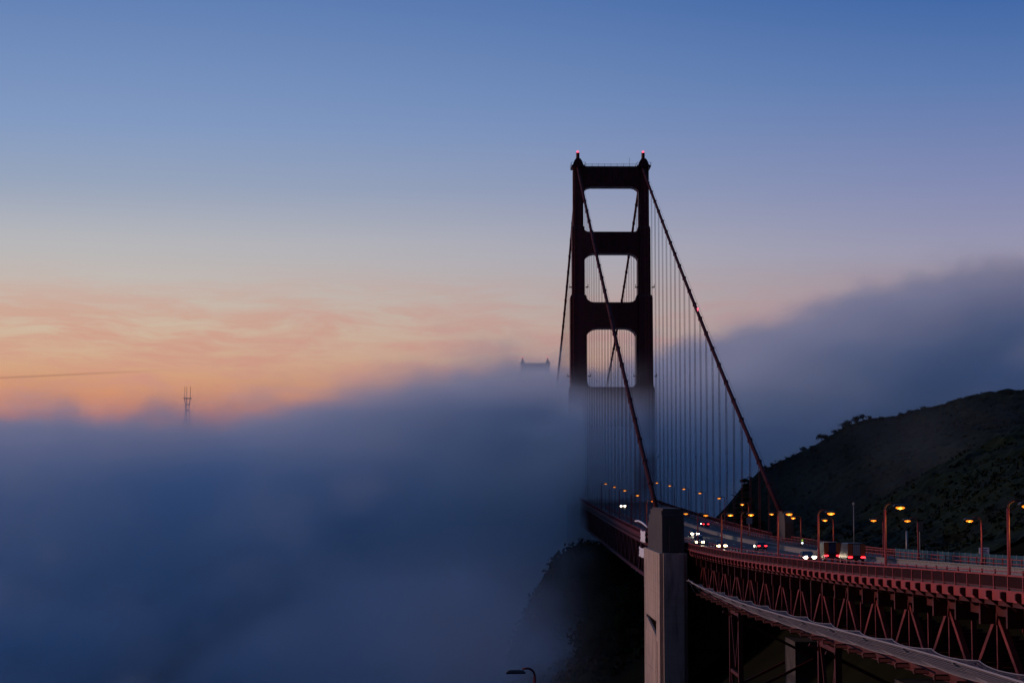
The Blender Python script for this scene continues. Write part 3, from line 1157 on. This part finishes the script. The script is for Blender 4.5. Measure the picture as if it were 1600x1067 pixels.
WHEEL = wheel_mesh()
RIM = MB().rings([[(x, r * math.cos(a * math.pi / 5), r * math.sin(a * math.pi / 5)) for a in range(10)] for x, r in ((-0.115, 0.2), (-0.125, 0.12), (0.125, 0.12), (0.115, 0.2))]).mesh('rim')
RIM.materials.append(M['grey_metal'])
HEADL = lens_mesh('headlight', 0.34, 0.12, 0.21, M['head'])
TAILL = lens_mesh('taillight', 0.26, 0.08, 0.13, M['tail'])
HEADW = lens_mesh('headlight', 0.36, 0.12, 0.22, M['head_warm'])


def car(px, py, facing, paint, label, van=False, lamp=True, warm=False):
    """facing -1: drives toward the camera, shows its headlights; +1 drives away"""
    h = 0.66 if facing < 0 else 0.82
    Y = ysolve(py, h)
    X = (px - VX) / FPX * Y
    slope = math.atan2(road(Y + 2) - road(Y - 2), 4)
    t = tag(empty('car', (X, Y + (2.25 if facing < 0 else 2.25), road(Y) + 0.01), 0 if facing > 0 else math.pi), label, 'car', 'cars on the bridge road')
    t.rotation_euler = (slope * (1 if facing > 0 else -1), 0, 0 if facing > 0 else math.pi)
    hw, top = 0.92, (1.95 if van else 1.46)
    # body along +Y = forward; rounded section rings
    def ring(y, w_, z0, z1):
        return [(-w_ + 0.1, y, z0), (w_ - 0.1, y, z0), (w_, y, z0 + 0.14), (w_, y, z1 - 0.12), (w_ - 0.14, y, z1), (-w_ + 0.14, y, z1), (-w_, y, z1 - 0.12), (-w_, y, z0 + 0.14)]
    zh = 1.02 if van else 0.92
    MB().rings([ring(-2.25, hw * 0.9, 0.42, zh - 0.12), ring(-2.1, hw * 0.97, 0.3, zh), ring(-1.2, hw, 0.25, zh + 0.02), ring(1.0, hw, 0.25, zh), ring(1.9, hw * 0.96, 0.28, zh - 0.14),
                ring(2.25, hw * 0.88, 0.4, zh - 0.28)]).build('body', paint, t, True)
    y0, y1 = (-2.1, 1.2) if van else (-1.7, 0.95)
    def cr(z, a, b, w_):
        return [(-w_, a, z), (w_, a, z), (w_, b, z), (-w_, b, z)]
    MB().rings([cr(zh - 0.05, y0, y1, hw * 0.93), cr(top - 0.1, y0 + 0.42, y1 - 0.75, hw * 0.78)]).build('windows', M['glass'], t)
    MB().rings([cr(top - 0.1, y0 + 0.40, y1 - 0.73, hw * 0.79), cr(top, y0 + 0.6, y1 - 0.95, hw * 0.68)]).build('roof', paint, t)
    for sx in (-1, 1):
        for wy in (-1.4, 1.42):
            wl = put(WHEEL, 'wheel', t, (sx * 0.83, wy, 0.33))
            put(RIM, 'rim', wl)
        put(HEADW if warm else HEADL, 'headlight', t, (sx * 0.62, 2.22, 0.64))
        put(TAILL, 'taillight', t, (sx * 0.62, -2.26, 0.80))
        MB().box(sx * 0.95 - 0.1, sx * 0.95 + 0.1, 0.6, 0.78, zh, zh + 0.15).build('mirror', paint, t)
    MB().box(-0.26, 0.26, -2.31, -2.27, 0.5, 0.62).build('number_plate', M['paint'], t)
    if facing < 0 and lamp:
        l = bpy.data.lights.new('headlight_beam', 'SPOT')
        l.energy = 1100
        l.color = (1.0, 0.9, 0.72)
        l.spot_size = R(70)
        l.spot_blend = 0.8
        l.shadow_soft_size = 0.2
        lo = bpy.data.objects.new('headlight_beam', l)
        COL.objects.link(lo)
        lo.parent = t
        lo.location = (0, 2.5, 0.7)
        lo.rotation_euler = (R(84), 0, 0)
    return t


P_DARK = mat('car_paint_dark', (0.02, 0.022, 0.03), 0.3, 0.3)
P_SILVER = mat('car_paint_silver', (0.32, 0.33, 0.35), 0.3, 0.5)
P_WHITE = mat('car_paint_white', (0.6, 0.6, 0.6), 0.35)
P_BLUE = mat('car_paint_blue', (0.03, 0.05, 0.11), 0.3, 0.3)
P_RED = mat('car_paint_red', (0.18, 0.02, 0.02), 0.3, 0.2)
car(973, 790, -1, P_SILVER, 'far car with two white headlights, left of the near cable end', lamp=False)
car(1085, 833, -1, P_DARK, 'oncoming car with bright bluish white headlights just right of the pylon')
car(1092.5, 846, -1, P_WHITE, 'oncoming van with glaring yellow headlights in the lane nearest the pylon', van=True, warm=True)
car(1127, 852, -1, P_BLUE, 'dark oncoming car with low yellowish headlights behind the near railing', warm=True)
car(1264, 870, -1, P_DARK, 'nearest oncoming car, its headlights level with the railing top', lamp=False)
car(1102, 818, 1, P_DARK, 'far car driving away, red taillights beyond the median barrier')
car(1190, 852, 1, P_DARK, 'dark car driving away, red taillights left of the work trucks', van=False)


def work_truck(px, py, label, white):
    Y = ysolve(py, 1.0)
    X = (px - VX) / FPX * Y
    t = tag(empty('work_truck', (X, Y, road(Y) + 0.01)), label, 'truck', 'work trucks on the road')
    t.rotation_euler = (math.atan2(road(Y + 3) - road(Y - 1), 4), 0, 0)
    MB().box(-1.05, 1.05, 0.05, 6.6, 0.62, 0.92).build('chassis', M['dark_metal'], t)
    body = MB().rings([[(-1.18, y, 0.95), (1.18, y, 0.95), (1.18, y, 2.75), (1.05, y, 2.85), (-1.05, y, 2.85), (-1.18, y, 2.75)] for y in (0.12, 4.4)]).build('cargo_box', P_DARK, t)
    cab = MB().rings([[(-1.1, y, 0.8), (1.1, y, 0.8), (1.1, y, z - 0.3), (0.95, y, z), (-0.95, y, z), (-1.1, y, z - 0.3)] for y, z in ((4.55, 2.4), (5.5, 2.4), (6.1, 1.7), (6.8, 1.5))]).build('cab', P_DARK, t)
    MB().box(-0.9, 0.9, 4.49, 4.54, 1.6, 2.2).build('rear_window', M['glass'], cab)
    org = mat('orange_reflector', (0.36, 0.10, 0.03), 0.5)
    for s in (-1, 1):
        # orange marker panels either side of the door, set a little proud
        MB().prism([(s * 1.14, 1.15), (s * 0.52, 1.15 + (0.0 if white else 0.4)), (s * 0.52, 2.72), (s * 1.14, 2.72)], 'y', 0.05, 0.115).build('marker_panel', org, t)
        wl = []
        for wy in (1.1, 5.6):
            w1 = put(WHEEL, 'wheel', t, (s * 0.98, wy, 0.48))
            w1.scale = (1.6, 1.45, 1.45)
            put(RIM, 'rim', w1)
        put(TAILL, 'taillight', t, (s * 0.85, 0.02, 0.98)).scale = (1.25, 1, 1)
    if white:
        for k in range(4):
            MB().box(-0.46 + k * 0.24, -0.26 + k * 0.24, 0.05, 0.11, 1.2, 2.68).build('door_slat', P_SILVER, body)
    else:
        MB().box(-0.48, 0.48, 0.06, 0.11, 1.3, 2.6).build('roller_door', P_BLUE, body)
    return t


work_truck(1337, 869.5, 'work truck with orange marker panels either side of pale rear doors', True)
work_truck(1299, 867, 'dark work truck with orange rear panels, farther than the pale doored truck', False)


# ================================================================ signs, posts, fence
def sign(px, py, Y, w_, h, board, label, lines=0, post=True):
    p = at(px, py, Y)
    z0 = Zr(ground(p.x, Y)) if p.x > XW + 0.6 else road(Y) + 0.14
    t = tag(empty('road_sign', (p.x, Y, z0)), label, 'sign')
    zc = p.z - z0
    b = MB().box(-w_ / 2, w_ / 2, -0.03, 0.03, zc - h / 2, zc + h / 2).build('board', board, t)
    for k in range(lines):
        z = zc + h * (0.24 - 0.24 * k)
        MB().box(-w_ * 0.34, w_ * (0.34 - 0.1 * (k % 2)), -0.04, -0.031, z - h * 0.06, z + h * 0.06).build('print_line', M['dark_metal'], b)
    MB().tube([(0, 0.08, 0), (0, 0.08, zc + h * 0.4)], 0.05, 8).build('post', M['grey_metal'], t)
    return t


SIGN_W = mat('sign_white', (0.88, 0.86, 0.92), 0.5)
SIGN_G = mat('sign_back_grey', (0.30, 0.31, 0.34), 0.5, 0.4)
SIGN_D = mat('sign_back_dull', (0.10, 0.11, 0.09), 0.6, 0.2)
sign(1536, 860, 243, 1.3, 0.88, SIGN_W, 'small white sign with dark print by the far railing at right', 3)
sign(1170, 813, 438, 1.35, 1.5, SIGN_G, 'pale square sign below an amber lamp, left of the far pylon', 0)
sign(1436, 822, 276, 1.0, 1.55, SIGN_D, 'tall dull signboard beside a yellowish post right of centre lamps')


def pole(px, y_top, Y, r, mt, label, cat='post', name='post', cap=False):
    p = at(px, y_top, Y)
    z0 = Zr(ground(p.x, Y)) if p.x > XW + 0.6 else road(Y) + 0.14
    t = tag(empty(name, (p.x, Y, z0)), label, cat)
    MB().tube([(0, 0, 0), (0, 0, p.z - z0)], [r, r * 0.8], 8).build('shaft', mt, t, True)
    MB().box(-r * 1.8, r * 1.8, -r * 1.8, r * 1.8, 0, 0.2).build('foot', mt, t)
    if cap:
        MB().rings([[(q * math.cos(a * math.pi / 4), q * math.sin(a * math.pi / 4), p.z - z0 + z) for a in range(8)] for q, z in ((r * 1.2, 0), (r * 2.2, 0.1), (r * 2.2, 0.45), (r * 0.8, 0.55))]).build('head', M['grey_metal'], t)
    return t


pole(1415.5, 829, 282, 0.2, M['grey_metal'], 'thick grey bollard post left of the dull signboard', 'post', 'bollard_post')
pole(1333, 789, 345, 0.09, M['grey_metal'], 'thin grey mast standing behind the work trucks', 'mast', 'mast', True)
pole(1380.5, 846, 300, 0.09, M['teal'], 'short post with small teal box left of the teal fence', 'post', 'marker_post', True)

sg = at(1252, 845, 338)
t = tag(empty('signal_post', (sg.x, 338, road(338) + 0.83)), 'small lit signal with green and white lights left of the trucks', 'signal')
MB().box(-0.06, 0.06, -0.06, 0.06, 0, sg.z - road(338) - 0.83 - 0.5).build('post', M['dark_metal'], t)
zb = sg.z - road(338) - 0.83
hs = MB().box(-0.3, 0.3, -0.12, 0.12, zb - 0.5, zb + 0.45).build('housing', M['dark_metal'], t)
for dz, mt_, nm in ((0.2, M['signal'], 'green_light'), (-0.28, M['white_light'], 'white_light')):
    MB().rings([[(0.17 * math.cos(a * math.pi / 5), y, zb + dz + 0.17 * math.sin(a * math.pi / 5)) for a in range(10)] for y in (-0.12, -0.18)]).build(nm, mt_, hs)

fen = tag(empty('roadside_fence', (62.4, 152, 0)), 'teal blue panel fence along the far side of the road', 'fence')
pan = MB().box(-0.03, 0.03, 0.06, 2.94, 0.10, 1.45).mesh('panel')
pan.materials.append(M['teal'])
fp = MB().box(-0.06, 0.06, -0.05, 0.05, 0.0, 1.5).mesh('post')
fp.materials.append(M['grey_metal'])
for i in range(46):
    y = i * 3.0
    z = road(152 + y) + 0.15
    put(fp, 'post', fen, (0, y, z))
    if i < 45:
        o = put(pan, 'panel', fen, (0, y, z), (math.atan2(road(155 + y) - road(152 + y), 3), 0, 0))


# white sheeting and a curved rail at the end of the pylon walkway
def sheet(name, x, y0, y1, z0, z1, label):
    n = 10
    vs, fs = [], []
    for side in (0, 0.06):
        for j in range(n + 1):
            for i in range(n + 1):
                y, z = y0 + (y1 - y0) * i / n, z0 + (z1 - z0) * j / n
                vs.append((x + side + 0.18 * math.sin(i * 1.3) * (1 - j / n) + 0.08 * math.sin(j * 1.7 + i), y, z - 0.25 * math.sin(math.pi * i / n) * (j / n)))
    k = (n + 1) ** 2
    for j in range(n):
        for i in range(n):
            a = j * (n + 1) + i
            fs += [(a, a + 1, a + n + 2, a + n + 1), (k + a, k + a + n + 1, k + a + n + 2, k + a + 1)]
    rim = [i for i in range(n + 1)] + [j * (n + 1) + n for j in range(1, n + 1)] + [n * (n + 1) + i for i in range(n - 1, -1, -1)] + [j * (n + 1) for j in range(n - 1, 0, -1)]
    for a, b in zip(rim, rim[1:] + rim[:1]):
        fs.append((a, b, k + b, k + a))
    o = MB().add(vs, fs).build(name, M['white_tarp'], None, True)
    return tag(o, label, 'tarp')


sheet('tarp', 36.6, 438, 451, Zr(-13.4), Zr(-10.6), 'upper white sheet hung at the walkway end left of the pylon')
sheet('tarp', 36.4, 439, 453, Zr(-17.0), Zr(-14.6), 'lower white sheet hanging above the lit pylon face')
pts = [at(px, py, Y) for px, py, Y in ((992, 813.5, 452), (997, 813.2, 447), (1002, 815.5, 442), (1006, 818.5, 438), (1011, 823, 434))]
tag(MB().tube(pts, 0.2, 8).build('curved_pipe', M['white_tarp'], None, True), 'short white curved pipe above the deck edge left of the pylon', 'pipe')

# unlit lamp on the path below the viewpoint
hp = at(806, 1050, 130)
street_lamp(hp, Zr(ground(hp.x + 1.3, 130)), -1.3, 'unlit dark lamp low at the bottom edge, left of the bluff', None, lit=False)


# ================================================================ distant three-legged mast
def build_mast():
    Y = 8600.0
    base_z = 250.0
    X0 = (293.3 - VX) / FPX * Y
    k = Y / FPX                                  # metres per photo pixel there
    zz = lambda py: CAMZ + (HY - py) * k
    t = tag(empty('antenna_mast', (X0, Y, 0)), 'far three legged antenna mast standing above the fog on the left skyline', 'mast')
    prof = [(base_z, 27), (zz(656), 14.5), (zz(641.5), 9.0), (zz(632.5), 10.5), (zz(623), 15.0)]
    an = [R(200), R(262), R(330)]
    an = [R(90 + 18), R(210 + 18), R(330 + 18)]
    for a in an:
        MB().tube([(r * math.cos(a), r * math.sin(a), z) for z, r in prof], 1.9, 6).build('leg', M['sutro'], t)
        MB().tube([(15 * math.cos(a), 15 * math.sin(a), zz(623)), (14.4 * math.cos(a), 14.4 * math.sin(a), zz(604))], [1.3, 0.8], 6).build('antenna', M['sutro'], t)
    for py, r, hh in ((656.5, 14.6, 4.0), (641.5, 9.2, 4.5), (632.5, 10.6, 4.0), (623, 17.5, 3.6)):
        for i in range(3):
            a, b = an[i], an[(i + 1) % 3]
            e = 1.28 if py == 623 else 1.0
            pa, pb = Vector((r * math.cos(a), r * math.sin(a), zz(py))), Vector((r * math.cos(b), r * math.sin(b), zz(py)))
            c = (pa + pb) / 2
            MB().beam(c + (pa - c) * e, c + (pb - c) * e, 2.6, hh).build('crossbar', M['sutro'], t)
    for i in range(3):
        a, b = an[i], an[(i + 1) % 3]
        for (za, ra), (zb_, rb) in (((base_z, 27), (zz(656), 14.5)),):
            MB().tube([(ra * math.cos(a), ra * math.sin(a), za), (rb * math.cos(b), rb * math.sin(b), zb_)], 0.7, 5).build('stay', M['sutro'], t)


build_mast()


# ================================================================ trees and scrub
def crown_mesh(seed, h, wdt, kind):
    rnd = random.Random(seed)
    m = MB()
    def clump(c, s):
        for _ in range(3):
            n = Vector((rnd.gauss(0, 1), rnd.gauss(0, 1), rnd.gauss(0, 1))).normalized()
            a = n.orthogonal().normalized() * s * rnd.uniform(0.6, 1.2)
            b = n.cross(a).normalized() * s * rnd.uniform(0.35, 0.9)
            m.add([c - a - b * 0.4, c + a * 0.2 - b, c + a + b * 0.3, c - a * 0.1 + b], [(0, 1, 2, 3)])
    if kind == 'conifer':
        lv = 11
        for i in range(lv):
            z = h * (0.16 + 0.84 * i / lv)
            rr = wdt * (1 - 0.86 * (i / lv)) * rnd.uniform(0.75, 1.15)
            for k in range(9):
                a = rnd.uniform(0, 2 * math.pi)
                L = rr * rnd.uniform(0.55, 1.1)
                for q in range(5):
                    f = (q + 1) / 5
                    clump(Vector((math.cos(a) * L * f, math.sin(a) * L * f, z - 0.10 * L * f + rnd.uniform(-0.2, 0.2) * h * 0.03)), h * 0.035 * (1.25 - 0.5 * f))
    else:
        blobs = [(Vector((rnd.uniform(-.5, .5) * wdt, rnd.uniform(-.5, .5) * wdt, h * rnd.uniform(0.45, 0.82))), wdt * rnd.uniform(0.32, 0.6)) for _ in range(9)]
        for c, r in blobs:
            for _ in range(46):
                d = Vector((rnd.gauss(0, 1), rnd.gauss(0, 1), rnd.gauss(0, 0.75))).normalized() * r * rnd.uniform(0.55, 1.05)
                clump(c + d, h * rnd.uniform(0.03, 0.065))
    me = m.mesh('crown', fix=False)
    me.materials.append(M['leaf'])
    return me


def trunk_mesh(seed, h, kind):
    rnd = random.Random(seed + 50)
    m = MB()
    n = 5
    pts = [(rnd.uniform(-.05, .05) * h * 0.4 * (i > 0), rnd.uniform(-.05, .05) * h * 0.4 * (i > 0), h * (0.92 if kind == 'conifer' else 0.62) * i / n - 0.3 * (i == 0)) for i in range(n + 1)]
    m.tube(pts, [h * 0.032 * (1 - 0.8 * i / n) for i in range(n + 1)], 7)
    for k in range(6):
        z = h * (0.3 + 0.07 * k)
        a = rnd.uniform(0, 6.28)
        m.tube([(0, 0, z), (math.cos(a) * h * 0.12, math.sin(a) * h * 0.12, z + h * 0.07), (math.cos(a) * h * 0.24, math.sin(a) * h * 0.24, z + h * 0.12)], [h * 0.014, h * 0.009, h * 0.004], 5)
    me = m.mesh('trunk')
    me.materials.append(M['bark'])
    return me


KINDS = {}
for s in range(4):
    KINDS['round', s] = (crown_mesh(s, 5.0, 3.0, 'round'), trunk_mesh(s, 5.0, 'round'))
for s in range(3):
    KINDS['conifer', s] = (crown_mesh(20 + s, 10.0, 3.3, 'conifer'), trunk_mesh(20 + s, 10.0, 'conifer'))


def tree(name, x, y, z, scale, kind, seed, label, group):
    cm, tm = KINDS[kind, seed]
    t = tag(empty(name, (x, y, z)), label, 'tree', group)
    t.rotation_euler = (0, 0, random.uniform(0, 6.28))
    t.scale = (scale * random.uniform(0.9, 1.15), scale * random.uniform(0.9, 1.15), scale * random.uniform(0.9, 1.1))
    put(cm, 'crown', t)
    put(tm, 'trunk', t)
    return t


RIDGE = [(1196, 0.8), (1207, 0.7), (1222, 0.9), (1240, 0.8), (1256, 1.1), (1268, 0.9), (1284, 1.3), (1291, 1.1), (1306, 0.8), (1318, 1.1), (1327, 1.2), (1338, 1.2),
         (1349, 1.1), (1361, 0.8), (1378, 0.8), (1396, 0.7), (1410, 1.0), (1421, 0.9), (1445, 0.7), (1466, 0.6), (1492, 0.6), (1521, 0.7), (1548, 0.5), (1581, 0.8), (1596, 0.6)]
for i, (px, sc) in enumerate(RIDGE):
    y = 640 + random.uniform(-7, 3)
    x = (px - VX) / FPX * y
    tree('ridge_tree', x, y, Zr(ground(x, y)) - 0.2, sc * 0.52, 'round', i % 4, f'low dark tree on the skyline of the right hill, number {i + 1} counting from the left', 'trees on the hill skyline')
CON = [(1163, 512, 0, 17.5), (1172, 522, 0, 15.5), (1181, 532, 0, 14.0), (1153, 545, 0, 12.0), (1190, 545, 0, 13.0)]
for i, (px, y, _, h) in enumerate(CON):
    x = (px - VX) / FPX * y
    tree('conifer_tree', x, y, Zr(ground(x, y)) - 0.5, h / 10, 'conifer', i % 3, f'dark layered conifer by the foot of the far cable, {ORD[(1, 2, 3, 0, 4)[i]]} from the left', 'conifers by the far cable')
BLUFF = [(912, 500, 1.15), (921, 510, 1.25), (931, 495, 1.2), (942, 520, 1.35), (953, 500, 1.25), (965, 505, 1.4), (978, 512, 1.4), (990, 500, 1.3), (916, 470, 0.9), (930, 462, 0.9),
         (947, 470, 1.0), (962, 460, 0.9), (980, 470, 1.0)]
for i, (px, y, sc) in enumerate(BLUFF):
    x = (px - VX) / FPX * y
    tree('bluff_tree', x, y, Zr(ground(x, y)) - 0.6, sc * 1.45, 'round', i % 4, 'dark bushy tree on the bluff below and left of the pylon', 'trees on the bluff below the deck')


def build_scrub():
    rnd = random.Random(11)
    m = MB()
    def bush(x, y, s):
        z = Zr(ground(x, y))
        for _ in range(7):
            c = Vector((x + rnd.gauss(0, 0.45) * s, y + rnd.gauss(0, 0.45) * s, z + rnd.uniform(0.0, 0.75) * s))
            n = Vector((rnd.gauss(0, 1), rnd.gauss(0, 1), rnd.gauss(0, 1))).normalized()
            a = n.orthogonal().normalized() * s * rnd.uniform(0.2, 0.5)
            b = n.cross(a).normalized() * s * rnd.uniform(0.2, 0.45)
            m.add([c - a - b * 0.4, c + a * 0.2 - b, c + a + b * 0.3, c - a * 0.1 + b], [(0, 1, 2, 3)])
    n = 0
    while n < 6000:
        y = rnd.uniform(300, 670)
        px = rnd.uniform(1150, 1640)
        x = (px - VX) / FPX * y
        if x < 72:
            continue
        bush(x, y, rnd.uniform(0.4, 1.1))
        n += 1
    # the closed brush canopy: a finely lumped sheet over the slope
    xs = axis([(71, 240, 1.5)])
    ys = axis([(285, 700, 2.2)])
    def canopy(x, y):
        p = Vector((x, y, 0))
        c = noise.voronoi(p * 0.42)[0][0]
        c2 = noise.voronoi(p * 0.17 + Vector((7, 3, 0)))[0][0]
        k = smooth01((x - 71) / 5)
        return k * (0.15 + 1.0 * max(0, 0.75 - c) + 1.6 * max(0, 0.7 - c2) * smooth01(0.5 + 2.0 * noise.noise(p * 0.02))) - 0.1
    vs = [(x, y, Zr(ground(x, y) + canopy(x, y))) for y in ys for x in xs]
    nx = len(xs)
    m.add(vs, [(j * nx + i, j * nx + i + 1, (j + 1) * nx + i + 1, (j + 1) * nx + i) for j in range(len(ys) - 1) for i in range(nx - 1)])
    n = 0
    while n < 2200:
        x, y = rnd.uniform(-15, 62), rnd.uniform(440, 660)
        bush(x, y, rnd.uniform(0.8, 2.0))
        n += 1
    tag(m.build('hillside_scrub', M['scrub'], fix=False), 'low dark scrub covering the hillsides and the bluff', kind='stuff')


build_scrub()


# ================================================================ fog
def build_fog():
    o = bpy.data.objects.new('fog_bank', bpy.data.meshes.new('fog_bank'))
    COL.objects.link(o)
    tag(o, 'thick blue fog bank rolling under and round the bridge tower', kind='stuff')
    m = bpy.data.materials.new('fog')
    m.use_nodes = True
    mt = m.node_tree
    mt.nodes.clear()
    out = mt.nodes.new('ShaderNodeOutputMaterial')
    pv = mt.nodes.new('ShaderNodeVolumePrincipled')
    pv.inputs['Color'].default_value = FOG_COL
    pv.inputs['Density'].default_value = 1.0
    pv.inputs['Anisotropy'].default_value = 0.0
    mt.links.new(pv.outputs[0], out.inputs['Volume'])
    o.data.materials.append(m)
    ng = bpy.data.node_groups.new('fog_field', 'GeometryNodeTree')
    ng.interface.new_socket('Geometry', in_out='OUTPUT', socket_type='NodeSocketGeometry')
    G = NB(ng)
    pos = G.n('GeometryNodeInputPosition').outputs[0]
    sp = G.n('ShaderNodeSeparateXYZ')
    G.put(sp.inputs[0], pos)
    x, y, z = sp.outputs
    z = G.m('SUBTRACT', z, CAMZ)
    # big slow billows and small wisps, wind-drawn along X
    mp = G.n('ShaderNodeVectorMath', operation='MULTIPLY')
    G.put(mp.inputs[0], pos)
    mp.inputs[1].default_value = (0.75, 1.0, 1.5)
    nb = G.noise(mp.outputs[0], 0.0075, 3.0, 0.5, 0.3)
    nw = G.noise(mp.outputs[0], 0.021, 4.0, 0.62, 0.9)
    nb = G.rng(nb, 0.28, 0.72, -0.5, 0.5, 'LINEAR')
    nw = G.rng(nw, 0.28, 0.72, -0.5, 0.5, 'LINEAR')
    # plumes drawn out up the slope of the bank: gaps between them let the eye go deeper
    sh = G.xyz(G.m('ADD', x, G.m('MULTIPLY', z, -1.1)), G.m('MULTIPLY', y, 0.8), G.m('MULTIPLY', z, 0.9))
    n3 = G.noise(sh, 0.0125, 5.0, 0.66, 1.2)
    gap = G.rng(n3, 0.43, 0.57, 0.035, 1.0)
    nf = G.rng(G.noise(mp.outputs[0], 0.055, 3.0, 0.6, 0.8), 0.28, 0.72, -0.5, 0.5, 'LINEAR')
    # height of the top
    def curve(v, pts):
        c = G.n('ShaderNodeFloatCurve')
        lo, hi = pts[0][0], pts[-1][0]
        vl, vh = min(p[1] for p in pts), max(p[1] for p in pts)
        cm = c.mapping.curves[0]
        while len(cm.points) < len(pts):
            cm.points.new(0.5, 0.5)
        for p, (a, b) in zip(cm.points, pts):
            p.location = ((a - lo) / (hi - lo), (b - vl) / (vh - vl))
            p.handle_type = 'AUTO'
        c.mapping.update()
        G.put(c.inputs['Value'], G.m('DIVIDE', G.m('SUBTRACT', v, lo), hi - lo, clamp=True))
        return G.m('ADD', G.m('MULTIPLY', c.outputs[0], vh - vl), vl)
    top = curve(x, FOG_TOP)
    # lower down the bank reaches out towards the viewer
    top = G.m('ADD', top, G.m('MULTIPLY', nb, 30.0))
    top = G.m('ADD', top, G.m('MULTIPLY', nw, 46.0))
    top = G.m('ADD', top, G.m('MULTIPLY', nf, 16.0))
    top = G.m('ADD', top, G.m('MULTIPLY', G.m('MAXIMUM', G.m('SUBTRACT', y, 850.0), 0.0), 0.022))
    soft = G.rng(G.m('SUBTRACT', top, z), 0.0, 34.0)
    # front of the bank
    front = curve(x, FOG_FRONT)
    front = G.m('ADD', front, G.m('MULTIPLY', z, 0.9))
    front = G.m('ADD', front, G.m('MULTIPLY', nb, 200.0))
    front = G.m('ADD', front, G.m('MULTIPLY', nw, 130.0))
    front = G.m('ADD', front, G.m('MULTIPLY', nf, 50.0))
    fr = G.rng(G.m('SUBTRACT', y, front), 0.0, 110.0)
    tail = G.rng(y, 1790.0, 1640.0)
    d = G.m('MULTIPLY', G.m('MULTIPLY', soft, fr), tail)
    d = G.m('MULTIPLY', G.m('POWER', d, 1.7), FOG_D)
    d = G.m('MULTIPLY', d, gap)
    # faint mist hanging on the hill side
    mist = G.m('MULTIPLY', G.m('MULTIPLY', G.rng(nw, 0.0, 0.22), G.rng(z, 40.0, 8.0)), G.m('MULTIPLY', G.rng(y, 440.0, 520.0), G.rng(x, 78.0, 110.0)))
    d = G.m('ADD', d, G.m('MULTIPLY', mist, 0.0012))
    # thin drifting veil over the bluff below the deck
    zv = G.m('ADD', z, G.m('ADD', G.m('MULTIPLY', nw, 26.0), G.m('MULTIPLY', nb, 20.0)))
    veil = G.m('MULTIPLY', G.m('MULTIPLY', G.m('MULTIPLY', G.rng(x, 32.0, 0.0), G.rng(x, -70.0, 0.0)), G.rng(zv, -10.0, -42.0)), G.m('MULTIPLY', G.rng(y, 375.0, 440.0), G.rng(nw, -0.35, 0.3, 0.25, 1.0)))
    d = G.m('ADD', d, G.m('MULTIPLY', veil, 0.006))
    vc = G.n('GeometryNodeVolumeCube')
    G.put(vc.inputs['Density'], d)
    lo, hi = (-520, 360, 0), (640, 1800, 240)
    vc.inputs['Min'].default_value = lo
    vc.inputs['Max'].default_value = hi
    for k, s in zip('XYZ', range(3)):
        vc.inputs['Resolution ' + k].default_value = int((hi[s] - lo[s]) / FOG_VOX)
    sm = G.n('GeometryNodeSetMaterial')
    sm.inputs['Material'].default_value = m
    ng.links.new(vc.outputs[0], sm.inputs[0])
    go = G.n('NodeGroupOutput')
    ng.links.new(sm.outputs[0], go.inputs[0])
    md = o.modifiers.new('fog_field', 'NODES')
    md.node_group = ng


FOG_COL = (0.85, 0.966, 0.998, 1)
FOG_D = 0.055
FOG_VOX = 5.0
FOG_TOP = [(-520, 25), (-180, 31), (-100, 37), (-44, 47), (0, 63), (28, 68), (46, 63), (66, 60), (90, 72), (120, 84), (200, 105), (320, 124), (640, 140)]
FOG_FRONT = [(-520, 470), (-100, 480), (-30, 520), (0, 560), (22, 600), (38, 670), (70, 690), (110, 705), (640, 750)]
build_fog()
